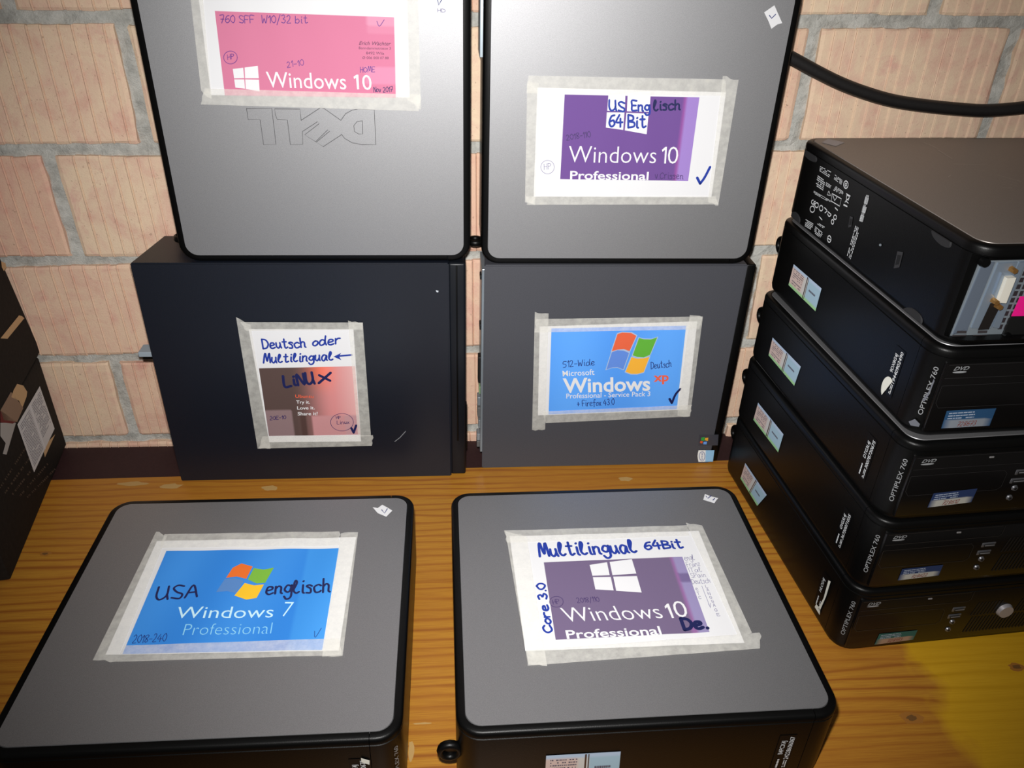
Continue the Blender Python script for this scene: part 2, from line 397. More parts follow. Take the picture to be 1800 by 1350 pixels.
# ------------------------------------------------------------------ table of glued pine boards
TM = Matrix.Translation((.12, -.45, -.75))
table = thing('table', TM, 'orange varnished pine table top carrying all the computers in front of the brick wall', 'table')
seams = [-.0630, -.1278, -.2812, -.4278, -.5750, -.6150]
for i in range(5):
    sl = .012 if 0 < i else 0.
    bm = box_bm(-.95, 1.2, seams[i+1], seams[i], -.032, 0)
    bm.transform(Matrix.Rotation(.015, 4, 'Z'))
    o = from_bm('board', bm, None, table)
    # give each board its own origin so that the grain differs
    me = o.data; yc = (seams[i]+seams[i+1])/2; off = Vector((0 if i == 3 else .02*i, yc, 0))-TM.translation
    off.x = -TM.translation.x if i in (2, 3, 4) else off.x
    me.transform(Matrix.Translation(-off)); o.location = off
    me.materials.append(M_WOOD2 if i in (2, 3, 4) else M_WOOD)
for x in (-.86, 1.10):
    for y in (-.16, -.54): from_bm('leg', box_bm(x-.03, x+.03, y-.03, y+.03, -.75, -.032, .004), M_WOOD, table)

FT = Face(Vector((0, 0, 0)), Vector((1, 0, 0)), Vector((0, 1, 0)), Vector((0, 0, 1)))
def blob(name, cx, cy, rx, ry, mt, h, sd, a=0.):
    R_ = random.Random(sd); C_ = Crop(FT, 0, 0, 1)
    pts = []
    for k in range(14):
        t_ = k*2*math.pi/14; r_ = R_.uniform(.75, 1.15); x_, y_ = rx*r_*math.cos(t_), ry*r_*math.sin(t_)
        pts.append(Vector((cx+x_*math.cos(a)-y_*math.sin(a), cy+x_*math.sin(a)+y_*math.cos(a))))
    return poly(name, C_, pts[::-1], mt, table, h)
mk1, mk2, mk3 = pm('knot_ring', (158, 104, 44), .4), pm('knot_heart', (112, 78, 42), .4), pm('rubbed_patch', (178, 142, 86), .6)
for cx, cy, k in ((.4812, -.4883, 1.), (.6282, -.4326, .8), (-.47, -.215, .6)):
    blob('knot', cx, cy, .012*k, .007*k, mk1, .00012, int(cx*1000)+9); blob('knot', cx, cy, .006*k, .0035*k, mk2, .0002, int(cx*1000)+5)
for cx, cy, rx, ry in ((-.2247, -.0982, .012, .006), (-.3583, -.090, .016, .006), (-.41, -.083, .02, .005), (.2653, -.0949, .010, .005), (-.01, -.47, .010, .0012), (-.02, -.50, .003, .012)): blob('rubbed_patch', cx, cy, rx, ry, mk3, .0001, int(abs(cx)*999))

# ------------------------------------------------------------------ grey-topped desktop computers
H, WD, LN = .0932, .3193, .34
def rr(hx, hy, r, n=7):
    out = []
    for cx, cy, a0 in ((hx-r, hy-r, 0), (-hx+r, hy-r, 90), (-hx+r, -hy+r, 180), (hx-r, -hy+r, 270)):
        for k in range(n+1): a = math.radians(a0+90*k/n); out.append((cx+r*math.cos(a), cy+r*math.sin(a)))
    return out
PROF = [(.012, 0), (.004, .0012), (.0012, .0045), (0, .0095), (0, .0838), (.0009, .0842), (.0009, .0851), (0, .0855), (0, .0895), (.0008, .0914), (.0025, .0925), (.0073, .0928), (.0073, .0900)]
def shell_bm(lx, ly, prof, r=.022):
    bm = bmesh.new(); rings = []
    for ins, z in prof: rings.append([bm.verts.new((x, y, z)) for x, y in rr(lx/2-ins, ly/2-ins, max(r-ins, .003))])
    n = len(rings[0])
    for a, b in zip(rings, rings[1:]):
        for k in range(n): bm.faces.new((a[k], a[(k+1) % n], b[(k+1) % n], b[k]))
    bm.faces.new(rings[0][::-1]); bm.faces.new(rings[-1])
    return bm
def cut(bm, co, no, keep_neg=True):
    res = bmesh.ops.bisect_plane(bm, geom=list(bm.verts)+list(bm.edges)+list(bm.faces), plane_co=co, plane_no=no, clear_outer=keep_neg, clear_inner=not keep_neg)
    ed = [e for e in res['geom_cut'] if isinstance(e, bmesh.types.BMEdge)]
    if ed: bmesh.ops.holes_fill(bm, edges=ed, sides=0)
    return bm
def pc_faces(M, lx=LN, ly=WD):
    X, Y, Z = (M.to_3x3() @ Vector(c) for c in ((1, 0, 0), (0, 1, 0), (0, 0, 1))); o = lambda *c: M @ Vector(c); s = .70711; r = .022
    return dict(top=Face(o(0, 0, H), X, Y, Z), side=Face(o(0, -ly/2, 0), X, Z, -Y), far=Face(o(0, ly/2, 0), -X, Z, Y), front=Face(o(lx/2, -ly/2, 0), Y, Z, X), rear=Face(o(-lx/2, ly/2, 0), -Y, Z, -X),
                corner=Face(o(lx/2-r+r*s, -ly/2+r-r*s, 0), (X+Y), Z, (X-Y)))
def dell(M, label, group, plate=M_PLATE, rear_cut=False, lx=LN):
    t = thing('desktop_computer', M, label, 'computer', group)
    bx = lx/2-.027
    if not rear_cut:
        from_bm('case', cut(shell_bm(lx, WD, PROF), (bx-.0003, 0, 0), (1, 0, 0)), M_BLACK, t, M, 35)
    else:
        parts = []
        for z0, z1, xr in ((None, .0075, 0), (.0075, .0836, .011), (.0836, None, 0)):
            b = cut(shell_bm(lx, WD, PROF), (bx-.0003, 0, 0), (1, 0, 0))
            if z0: cut(b, (0, 0, z0), (0, 0, 1), False)
            if z1: cut(b, (0, 0, z1), (0, 0, 1))
            if xr: cut(b, (-lx/2+xr, 0, 0), (-1, 0, 0))
            parts.append(b)
        bm = parts[0]
        for b in parts[1:]:
            tmp = bpy.data.meshes.new('tmp'); b.to_mesh(tmp); b.free(); bm.from_mesh(tmp); bpy.data.meshes.remove(tmp)
        from_bm('case', bm, M_BLACK, t, M, 35)
    from_bm('front_bezel', cut(shell_bm(lx, WD, PROF), (bx+.0003, 0, 0), (1, 0, 0), False), M_BLACK, t, M, 35)
    from_bm('top_panel', shell_bm(lx, WD, [(.0077, .0900), (.0077, .0926), (.0081, .0932), (.0100, .0932)]), plate, t, M, 35)
    # padlock loop at the back
    bm = bmesh.new(); vs_, R0, r0, N1, N2 = [], .0085, .0032, 16, 8
    for i in range(N1):
        a = 2*math.pi*i/N1
        vs_.append([bm.verts.new((-lx/2-.006+(R0+r0*math.cos(2*math.pi*k/N2))*math.cos(a), -WD/2+.014+r0*1.3*math.sin(2*math.pi*k/N2), .052+(R0+r0*math.cos(2*math.pi*k/N2))*math.sin(a))) for k in range(N2)])
    for i in range(N1):
        for k in range(N2): bm.faces.new((vs_[i][k], vs_[i][(k+1) % N2], vs_[(i+1) % N1][(k+1) % N2], vs_[(i+1) % N1][k]))
    from_bm('padlock_loop', bm, M_BLACK, t, M, 60)
    f = pc_faces(M, lx)
    return t, f
def Mz(x, y, z, a): return Matrix.Translation((x, y, z)) @ Matrix.Rotation(a, 4, 'Z')
def corner(x, y, a, dx, dy): return x+dx*math.cos(a)-dy*math.sin(a), y+dx*math.sin(a)+dy*math.cos(a)

PCS = {}
G_FLAT, G_UP, G_STACK = 'grey-topped computers lying on the table', 'grey-topped computers standing on the black ones', 'computers in the stack at the right'
for key, (x, y, a), lab in (('FR', (.0231, -.5488, .0092), 'computer lying flat beside the stack, its grey top under the purple Multilingual sign'),
                            ('FL', (-.3627, -.5492, -.0006), 'computer lying flat at front left, its grey top under the blue USA englisch sign')):
    cx, cy = corner(x, y, a, LN/2, WD/2); PCS[key] = dell(Mz(cx, cy, 0, a), lab, G_FLAT)
stack = [('S1', .4356, -.4065, .0692, 'bottom computer of the stack, with silver round power button'),
         ('S2', .4357, -.4072, .0721, 'second black computer from the bottom of the stack'),
         ('S3', .4363, -.4067, .0662, 'middle black computer of the stack of five'),
         ('S4', .4415, -.3968, .0526, 'second black computer from the top of the stack, scuffed front corner'),
         ('S5', .4464, -.3939, .0486, 'topmost computer of the stack, turned round with its metal back panel facing out')]
for i, (k, x, y, a, lab) in enumerate(stack):
    cx, cy = corner(x, y, a, WD/2, LN/2)
    PCS[k] = dell(Mz(cx, cy, i*H, a+(math.pi/2 if k == 'S5' else -math.pi/2)), lab, G_STACK, M_PLATE5 if k == 'S5' else M_PLATE, k == 'S5')
def upright(x, y, a, z): 
    cx, cy = corner(x, y, a, .1683, H)
    M = Matrix.Translation((cx, cy, z+WD/2)) @ Matrix.Rotation(a, 4, 'Z') @ Matrix.Rotation(math.pi/2, 4, 'X')
    return M
HLh, HRh = .3198, .3104
PCS['DL'] = dell(upright(-.29, -.0754, .0028, HLh), 'grey-faced computer standing upright on the left black case, with pink sign and engraved upside-down logo', G_UP, lx=.3366)
PCS['DR'] = dell(upright(.0601, -.0612, -.0036, HRh), 'grey-faced computer standing upright on the right charcoal case, purple sign with US Englisch', G_UP, lx=.3366)

from_bm('rear_panel', box_bm(-.1683-.0035, -.1683+.004, .075, .148, .03, .082, .0008), M_STEEL, PCS['DR'][0], ROOTM[PCS['DR'][0].name])
# seam, stickers and prints on each computer
def coa(key, q, h=.0005):
    t, f = PCS[key]; C = Crop(f['side'], 0, 0, 1); P = C.ps(q)
    B = lambda s0, s1, t0, t1: [(P[0]*(1-s)+P[1]*s)*(1-v)+(P[3]*(1-s)+P[2]*s)*v for s, v in ((s0, t0), (s1, t0), (s1, t1), (s0, t1))]
    def cf(s, v):
        c = (200, 178, 170) if s < .45 else ((194, 192, 188) if s < .6 else (156, 184, 200))
        return (150, 196, 140) if v > .9 else ((172, 190, 212) if v < .12 else c)
    st = quad_grid('licence_sticker', C, P, M_PRINT, t, h, 20, 12, cf)
    st['label'] = 'licence sticker in pale pink and blue'
    dk = pm('sticker_ink', (84, 80, 94), .7)
    dashes('small_print', C, B(.06, .42, .12, .56), 5, dk, st, h+.0002, .45, 3, (.02, .08), .8)
    dashes('small_print', C, B(.08, .40, .62, .84), 2, dk, st, h+.0002, .45, 4, (.02, .06))
    poly('security_thread', C, B(.52, .545, .02, .98), pm('thread_dark', (74, 58, 52), .4, .3), st, h+.0002)
    poly('security_thread', C, B(.565, .58, .02, .98), pm('thread_dark', (74, 58, 52)), st, h+.0002)
    dashes('small_print', C, B(.66, .88, .42, .52), 1, dk, st, h+.0002, .8, 6, (.06, .12))
coa('S4', [(1396, 464.4), (1444.9, 507), (1434, 547), (1386.7, 501)])
coa('S3', [(1358.9, 593.3), (1408.4, 644.4), (1396.7, 678.2), (1351.6, 624.4)])
coa('S2', [(1333.3, 707.8), (1377.8, 763.3), (1368.4, 795), (1324.9, 737.8)])
coa('S1', [(1310.7, 813.8), (1348.4, 870), (1331.6, 889.3), (1302.2, 841)])
coa('FR', [(960, 1327.5), (1091, 1320), (1086, 1372), (957, 1380)])
# service numbers, printed white on black (a = distance along the side, b = height)
def service(key, l1, l2, cover=None, dx=.0):
    t, f = PCS[key]; C = Crop(f['side'], 0, 0, 1); x = LN/2-.050+dx
    st = poly('service_label', C, [Vector(p) for p in ((x-.008, .018), (x+.008, .018), (x+.008, .068), (x-.008, .068))], pm('label_black', (8, 8, 9), .4, spec=.2), t, .0004)
    T = lambda s, ax, b0, b1, hh: lettering(C, s, Vector((ax, b0)), Vector((ax, b1)), Vector((ax-hh, b0)), M_WHITE, st, .0007, .012, raw=True)
    if l1: T(l1, x-.001, .041, .0605, .0042)
    if l2: T(l2, x+.006, .033, .066, .0042)
    W = pm('label_white', (216, 216, 206), .6)
    dashes('small_print', C, [Vector(p) for p in ((x-.004, .0395), (x-.004, .021), (x-.0015, .021), (x-.0015, .0395))], 1, M_WHITE, st, .0007, .7, 2, (.08, .3))
    dashes('small_print', C, [Vector(p) for p in ((x+.002, .0315), (x+.002, .021), (x+.006, .021), (x+.006, .0315))], 2, M_WHITE, st, .0007, .5, 3, (.1, .4))
    if cover == 'dome':
        poly('torn_patch', C, [Vector((x+.009*math.cos(a)-.001, .024+.012*math.sin(a))) for a in [math.radians(d) for d in range(60, 250, 15)]], W, st, .0010)
    if cover == 'strip':
        poly('torn_patch', C, [Vector(p) for p in ((x+.003, .020), (x+.0065, .040), (x+.005, .066), (x+.009, .068), (x+.0095, .045), (x+.007, .02))], W, st, .0010)
        poly('torn_patch', C, [Vector(p) for p in ((x-.003, .016), (x+.009, .016), (x+.007, .023), (x-.002, .022))], W, st, .0010)
    if cover == 'tip':
        poly('torn_patch', C, [Vector(p) for p in ((x+.003, .070), (x+.010, .066), (x+.0095, .060), (x+.003, .064))], W, st, .0010)
service('S4', '9DX8G4J', '19440902490', 'dome')
service('S3', 'DTG3L4J', '30078730675')
service('S2', 'GVG3L4J', '36730071035')
service('S1', 'HLCG4J', None, 'strip')
service('FR', 'B4PCX4J', '24228606067', dx=.004)
service('FL', 'DTCX4J', '30067730675', 'tip', dx=.012)
# corner lettering on the bezels
for k in ('S1', 'S2', 'S3', 'S4', 'FL'):
    t, f = PCS[k]; C = Crop(f['corner'], 0, 0, 1)
    lettering(C, 'OPTIPLEX 760', Vector((.0020, .0235)), Vector((.0020, .0735)), Vector((-.0020, .0235)), pm('silver_lettering', (138, 140, 142), .5), t, .0007, .0, raw=True)
# fronts of the four stacked computers
NUM = {'S1': '728173', 'S2': '728622', 'S3': '728612', 'S4': '728673'}
STK = {'S4': [(1663, 721), (1750, 716.5), (1738, 747), (1653, 752)], 'S3': [(1640, 866), (1717, 857.5), (1706, 881.5), (1629, 891)],
       'S2': [(1585, 999), (1657, 991.5), (1649, 1010), (1577, 1019)], 'S1': [(1545, 1113), (1612, 1106.5), (1604, 1123), (1536, 1132)]}
for k in ('S1', 'S2', 'S3', 'S4'):
    t, f = PCS[k]; C = Crop(f['front'], 0, 0, 1); V2 = lambda *l: [Vector(p) for p in l]
    fr = from_bm('front_panel', box_bm(LN/2-.004, LN/2+.0006, -WD/2+.010, WD/2-.024, .0085, .0800, .0012), M_GLOSS, t, ROOTM[t.name], 40)
    h = .0010
    lettering(C, 'DVD', Vector((.0175, .0735)), Vector((.0315, .0735)), Vector((.0180, .0772)), pm('silver_lettering', (168, 170, 172)), fr, h, .012, .25, raw=True)
    poly('disc_mark', C, [Vector((.0240+.0068*math.cos(i*.5236), .0716+.0010*math.sin(i*.5236))) for i in range(12)], pm('silver_lettering', (168, 170, 172)), fr, h)
    ribbons('tray_seam', C, [V2((.012, .0790), (.135, .0790)), V2((.012, .0655), (.135, .0655), (.138, .068), (.138, .0790))], .00025, M_LINEB, fr, h)
    ribbons('bay_seam', C, [V2((.012, .058), (.108, .058), (.112, .054), (.112, .038), (.108, .0345), (.016, .0345), (.012, .040), (.012, .058))], .00022, M_LINEB, fr, h)
    from_bm('eject_button', box_bm(LN/2, LN/2+.0014, -WD/2+.086, -WD/2+.0905, .0742, .0758, .0003), pm('dull_silver', (120, 118, 118), .5), fr, ROOTM[t.name])
    for a, b in ((.1285, .0545), (.1270, .0440)):       # sockets: metal frame around a dark opening
        u = from_bm('usb_socket', box_bm(LN/2, LN/2+.0012, -WD/2+a-.0075, -WD/2+a+.0075, b-.0030, b+.0030, .0006), pm('socket_metal', (120, 120, 124), .35, .7), t, ROOTM[t.name], 40)
        poly('opening', C, V2((a-.0062, b-.0020), (a+.0062, b-.0020), (a+.0062, b+.0020), (a-.0062, b+.0020)), M_DARK, u, .0022)
        poly('tongue', C, V2((a-.0055, b-.0001), (a+.0055, b-.0001), (a+.0055, b+.0012), (a-.0055, b+.0012)), pm('socket_tongue', (110, 110, 112), .5), u, .0025)
    for a, b in ((.1275, .0350), (.1265, .0232)):
        bm = bmesh.new(); bmesh.ops.create_cone(bm, cap_ends=True, segments=16, radius1=.0034, radius2=.0026, depth=.0016)
        bm.transform(Matrix.Translation((LN/2+.0012, -WD/2+a, b)) @ Matrix.Rotation(math.pi/2, 4, 'Y'))
        j = from_bm('audio_jack', bm, pm('socket_metal', (120, 120, 124), .35, .7), t, ROOTM[t.name], 40)
        poly('opening', C, [Vector((a+.0015*math.cos(i*.5236), b+.0015*math.sin(i*.5236))) for i in range(12)], M_DARK, j, .0024)
    V3, F3 = [], []                                     # ventilation slots, too fine to count
    for gi in range(40):
        a0 = .146+gi*.0040
        for zb, zt in ((.016, .0395), (.0425, .062)):
            if (a0-.1857)**2 < .011**2 and zb > .03: continue
            q = V2((a0, zb), (a0+.0018, zb), (a0+.0018+.004, zt), (a0+.004, zt)); kk = len(V3); V3 += [put(C, p, .0009) for p in q]; F3.append((kk, kk+1, kk+2, kk+3))
    g = mesh('ventilation_grille', V3, F3, M_DARK, fr); g['kind'] = 'stuff'
    bm = bmesh.new(); bmesh.ops.create_cone(bm, cap_ends=True, segments=32, radius1=.0092, radius2=.0080, depth=.004)
    bm.transform(Matrix.Translation((LN/2+.0025, -WD/2+.1857, .0463)) @ Matrix.Rotation(math.pi/2, 4, 'Y'))
    pb = from_bm('power_button', bm, M_SILVER, t, ROOTM[t.name], 30); pb['label'] = 'round silver power button'
    q = [C.p(*p) for p in STK[k]]
    up = (40, 84, 76) if k == 'S1' else ((30, 66, 100) if k == 'S4' else (30, 46, 82))
    low = (150, 122, 100) if k == 'S1' else ((120, 126, 134) if k == 'S4' else (160, 158, 150))
    st = quad_grid('inventory_sticker', C, q, M_PRINT, t, .0011, 6, 12, lambda s, v: (low if .04 < s < .97 else up) if v > .55 else up)
    st['label'] = 'small two-tone inventory sticker'
    Q = lambda s, v: (q[0]*(1-s)+q[1]*s)*(1-v)+(q[3]*(1-s)+q[2]*s)*v
    S_, E_, T_ = Q(.30, .92), Q(.68, .90), Q(.32, .66)
    hs_, wd = hand_strokes(NUM[k])
    ribbons('number', C, [[S_+(E_-S_)*(p.x/wd)+(T_-S_)*(p.y/10) for p in crom(s_, 3)] for s_ in hs_], .0003, pm('rust_ink', (120, 60, 52)), st, .0014)
    dashes('small_print', C, [Q(.06, .08), Q(.6, .06), Q(.6, .5), Q(.06, .52)], 3, pm('sticker_pale', (150, 160, 176)), st, .0014, .4, 9, (.05, .2))
# scuffs on the corner of the fourth computer
t, f = PCS['S4']; C = Crop(f['corner'], 1500, 600, 4.5)
for q in ([(440, 630), (490, 610), (530, 650), (520, 672), (455, 660)], [(600, 390), (640, 290), (645, 310), (600, 420), (565, 470), (545, 465)]):
    poly('scuff', C, C.ps(q), pm('scuff_grey', (92, 94, 102), .5), t, .0012)

# topmost computer: feet, printed approvals, back panel
t, f = PCS['S5']; FA = f['far']
C = Crop(FA, 0, 0, 1)
for q in ([(1412, 258), (1437, 272), (1438, 288), (1424, 284), (1412, 272)], [(1382, 380), (1397, 367), (1410, 384), (1405, 400), (1384, 388)],
          [(1634, 397), (1676, 419), (1674, 440), (1655, 434), (1637, 415)], [(1580, 543), (1600, 536), (1621, 553), (1625, 567), (1616, 580), (1596, 568)]):
    pts = C.ps(q); cen = sum(pts, Vector((0, 0)))/len(pts); pts = [cen+(p-cen)*.9 for p in pts]
    for _ in range(2): pts = [a_*(1-k_)+b_*k_ for a_, b_ in zip(pts, pts[1:]+pts[:1]) for k_ in (.25, .75)]     # rounded outline
    pts = [Vector((min(max(p.x, -.151), .151), min(max(p.y, .0045), .0835))) for p in pts]; cen = sum(pts, Vector((0, 0)))/len(pts)
    bm = bmesh.new(); lo = [bm.verts.new(FA.w(p, 0)) for p in pts]; hi = [bm.verts.new(FA.w(cen+(p-cen)*.9, .0009)) for p in pts]; n = len(pts)
    for i in range(n): bm.faces.new((lo[i], lo[(i+1) % n], hi[(i+1) % n], hi[i]))
    bm.faces.new(hi)
    from_bm('rubber_foot', bm, M_RUBBER, t)
C = Crop(FA, 1380, 230, 5.627); h = .0006
ap = dashes('approval_print', C, C.ps([(352, 345), (462, 400), (440, 465), (345, 400)]), 4, M_WHITE, t, h, .45, 11, (.05, .16), .7)
for q, r_, sd in (([(500, 430), (580, 490), (560, 535), (488, 480)], 4, 12), ([(330, 435), (405, 490), (380, 595), (305, 545)], 6, 13), ([(412, 505), (465, 540), (450, 570), (405, 545)], 3, 14),
                  ([(510, 545), (590, 605), (570, 635), (480, 590)], 4, 15), ([(290, 590), (460, 690), (455, 715), (285, 620)], 3, 16), ([(330, 905), (405, 950), (395, 975), (322, 925)], 2, 17),
                  ([(210, 870), (285, 915), (270, 990), (200, 945)], 5, 18), ([(305, 940), (385, 1010), (350, 1060), (290, 1010)], 5, 19)):
    dashes('approval_print', C, C.ps(q), r_, M_WHITE, t, h, .5, sd, (.06, .2), .8)
pen(C, [[(438, 595), (455, 640), (422, 632), (438, 595)], [(470, 620), (562, 672), (545, 745), (462, 695), (470, 620)], [(480, 640), (495, 690), (520, 655)]], 2.2, M_WHITE, t, h, False, 'approval_symbol')
pen(C, [ell(607, 532, 22, 36), ell(607, 532, 8, 14)], 3, M_WHITE, t, h, True, 'approval_symbol')
pen(C, [[(615, 635), (645, 650), (632, 685), (612, 675), (615, 635)], [(605, 690), (630, 715)], [(640, 660), (598, 705)], [(612, 622), (650, 645)]], 2.5, M_WHITE, t, h, False, 'approval_symbol')
poly('approval_symbol', C, C.ps([(585, 722), (622, 742), (620, 756), (582, 738)]), M_WHITE, t, h)
pen(C, [[(285, 685), (270, 690), (268, 715), (282, 728)], [(305, 698), (292, 702), (288, 726), (302, 740)], [(292, 715), (300, 720)]], 2.5, M_WHITE, t, h, True, 'approval_symbol')
pen(C, [ell(318, 735, 17, 24), ell(362, 765, 17, 26), ell(275, 775, 22, 30), ell(500, 855, 14, 22), ell(475, 900, 12, 22), ell(442, 1070, 17, 32), [(425, 1060), (460, 1082)], [(395, 760), (420, 790), (400, 810)], [(430, 800), (460, 830), (440, 845), (425, 820)], [(345, 850), (370, 880)], [(500, 760), (525, 785)]], 2.6, M_WHITE, t, h, True, 'approval_symbol')
dashes('approval_strip', C, C.ps([(805, 635), (840, 655), (770, 915), (735, 905)]), 3, M_WHITE, t, h, .7, 21, (.02, .05), .9)
for q, sd in (([(838, 640), (768, 905), (742, 890), (808, 632)], 22), ([(748, 970), (655, 1275), (615, 1230), (700, 935)], 23)):
    dashes('approval_strip', C, C.ps(q), 4, M_WHITE, t, h, .45, sd, (.03, .12), .9)
C = Crop(FA, 1260, 200, 3)
for q in ([(705, 540), (720, 545), (712, 595), (695, 600)], [(955, 725), (985, 730), (965, 810), (935, 815)]):
    poly('keyhole_slot', C, C.ps(q), pm('slot_edge', (44, 44, 46), .4), t, .0005)
    c = sum(C.ps(q), Vector((0, 0)))/4; poly('keyhole_slot', C, [c+(p-c)*.6 for p in C.ps(q)], M_DARK, t, .0008)
poly('screw_head', C, C.ps(ell(866, 692, 7, 7, 8)[:-1]), M_STEEL, t, .0008)
RF = f['rear'].shifted(-.011); C = Crop(RF, 1600, 380, 5.19)
def plate_from(name, C, q, mt, parent, h0, h1, bev=0.):
    pts = C.ps(q) if not isinstance(q[0], Vector) else q; n = len(pts); V = [C.f.w(p, h0) for p in pts]+[C.f.w(p, h1) for p in pts]
    return mesh(name, V, [tuple(range(n, 2*n))[::-1]]+[(i, (i+1) % n, n+(i+1) % n, n+i) for i in range(n)], mt, parent)
bp = plate_from('back_panel', C, [(345, 1130), (630, 405), (1700, 380), (1500, 1085), (1100, 1090)], M_STEEL, t, -.002, .0008)
bp['label'] = 'bare metal back panel with slots'
plate_from('slot_cover', C, [(380, 1070), (650, 420), (760, 412), (515, 1010), (505, 1045), (375, 1068)], pm('slot_cover_grey', (104, 114, 128), .4, .4), bp, .0008, .0020)
for q in ([(415, 1035), (500, 1035), (498, 1058), (408, 1058)], [(372, 1072), (500, 1070), (492, 1088), (368, 1090)], [(605, 1032), (690, 1032), (685, 1055), (600, 1058)], [(560, 1072), (690, 1070), (680, 1088), (552, 1090)]):
    poly('tab_slot', C, C.ps(q), pm('slot_shadow', (52, 48, 50), .5), bp, .0022)
plate_from('card_bracket', C, [(545, 1010), (790, 420), (965, 410), (720, 1015)], pm('bracket_zinc', (146, 160, 176), .35, .6), bp, .0008, .0022)
poly('card_opening', C, C.ps([(600, 1025), (715, 780), (810, 795), (700, 1020)]), pm('card_dark', (22, 18, 16), .5), bp, .0026)
dv = plate_from('video_connector', C, [(752, 755), (835, 535), (915, 530), (825, 760)], pm('connector_cream', (206, 202, 190), .5), bp, .0022, .0075)
plate_from('video_connector_shell', C, [(735, 700), (810, 500), (835, 515), (752, 745)], pm('bracket_zinc', (146, 160, 176)), bp, .0022, .004)
for cx, cy in ((905, 470), (740, 755), (772, 800)):
    bm = bmesh.new(); bmesh.ops.create_cone(bm, cap_ends=True, segments=6, radius1=.0028, radius2=.0024, depth=.006)
    P = RF.w(C.p(cx, cy), .005); bm.transform(Matrix.Translation(P) @ RF.n.to_track_quat('Z', 'Y').to_matrix().to_4x4())
    from_bm('jack_screw', bm, M_GOLD, bp)
plate_from('rib', C, [(735, 1000), (985, 410), (1035, 405), (790, 1010)], pm('bracket_zinc', (146, 160, 176)), bp, .0008, .003)
for i in range(9):
    cx, cy = 1030-i*27.5, 520+i*61
    if cy > 1020: break
    poly('vent_hole', C, C.ps([(cx-22, cy+18), (cx-4, cy-24), (cx+32, cy-26), (cx+14, cy+18)]), pm('vent_dark', (40, 32, 36), .6), bp, .0012)
for i in range(9):
    cx, cy = 1080-i*27.5, 520+i*61
    poly('vent_hole', C, C.ps([(cx-18, cy+18), (cx, cy-24), (cx+32, cy-26), (cx+14, cy+18)]), pm('vent_dark', (40, 32, 36)), bp, .0012)
pk = plate_from('pink_sticker', C, [(905, 900), (985, 720), (1220, 715), (1140, 895)], pm('hot_pink_paper', (226, 12, 128), .6), bp, .0024, .0028)
pk['label'] = 'hot pink blank sticker'
plate_from('power_socket_block', C, [(828, 1072), (905, 905), (1330, 895), (1250, 1062)], M_DARK, bp, .0008, .0026)
pen(C, [ell(1040, 1030, 12, 12)], 3, M_WHITE, bp, .0032, True, 'socket_mark')
for cx, cy in ((858, 1085), (660, 408)):
    bm = bmesh.new(); bmesh.ops.create_cone(bm, cap_ends=True, segments=16, radius1=.0046, radius2=.0038, depth=.004)
    P = RF.w(C.p(cx, cy), .003); bm.transform(Matrix.Translation(P) @ RF.n.to_track_quat('Z', 'Y').to_matrix().to_4x4())
    from_bm('thumb_screw', bm, M_BLACK, bp, None, 40)
# scratches on its lid
C = Crop(f['top'], 1500, 280, 6)
sc = [[(1060, 50), (1385, 62)], [(1280, 115), (1385, 122)], [(1520, 168), (1770, 238)], [(1000, 190), (1025, 170)], [(1575, 302), (1670, 304)], [(1580, 212), (1740, 262)], [(1590, 245), (1730, 290)]]
for i, s_ in enumerate(sc): pen(C, [s_], 2.2 if i < 5 else 1.2, pm('bright_scratch', (190, 180, 172), .4, .3), t, .0003, False, 'scratch')
C = Crop(f['top'], 1260, 200, 3); pen(C, [[(1090, 150), (1165, 185)], [(1165, 192), (1240, 238)]], 1.6, pm('bright_scratch', (190, 180, 172)), t, .0003, False, 'scratch')

# scraps of paper stuck on the lids
for k, q, mk in (('DL', [(769, -9), (783, -9), (791.5, 33), (787, 30), (781, 32.5), (775, 31), (770, 27)], [[(769, -2), (771, 9), (776, 0)], ]),
                 ('DR', [(1343, 21.7), (1361, 9.2), (1374.8, 40.5), (1366, 43), (1355.7, 50.6), (1351, 38)], [[(1352, 27), (1356, 32), (1363, 25)]]),
                 ('FL', [(655, 892), (664, 893.5), (672, 887.7), (680, 892), (689.7, 898), (679, 908.8), (664, 902.5)], [[(671, 897), (676, 903), (681, 895)]]),
                 ('FR', [(1239, 868.8), (1250, 873), (1262.5, 876), (1259, 880), (1255.5, 885), (1236, 879)], [[(1241, 873), (1244, 877), (1250, 872)], [(1256, 877), (1253, 880)]]),
                 ('S5', [(1444, 251), (1455.5, 244.6), (1485, 251), (1469, 257.5)], [])):
    t, f = PCS[k]; C = Crop(f['top'], 0, 0, 1)
    s_ = poly('paper_scrap', C, C.ps(q), M_PAPER if k != 'S5' else pm('grey_paper', (170, 160, 158), .7), t, .0004); s_['label'] = 'small torn scrap of white paper with a tick'
    if k == 'S5': s_['label'] = 'small silver-grey sticker'
    for a in mk: pen(C, [a], .8, M_PENB, s_, .0008, False)
t, f = PCS['DL']; C = Crop(f['top'], 740, 0, 11.25); hand(C, 'HD', (335, 235), (485, 245), (330, 170), 6, M_PENCIL, t, .0008)
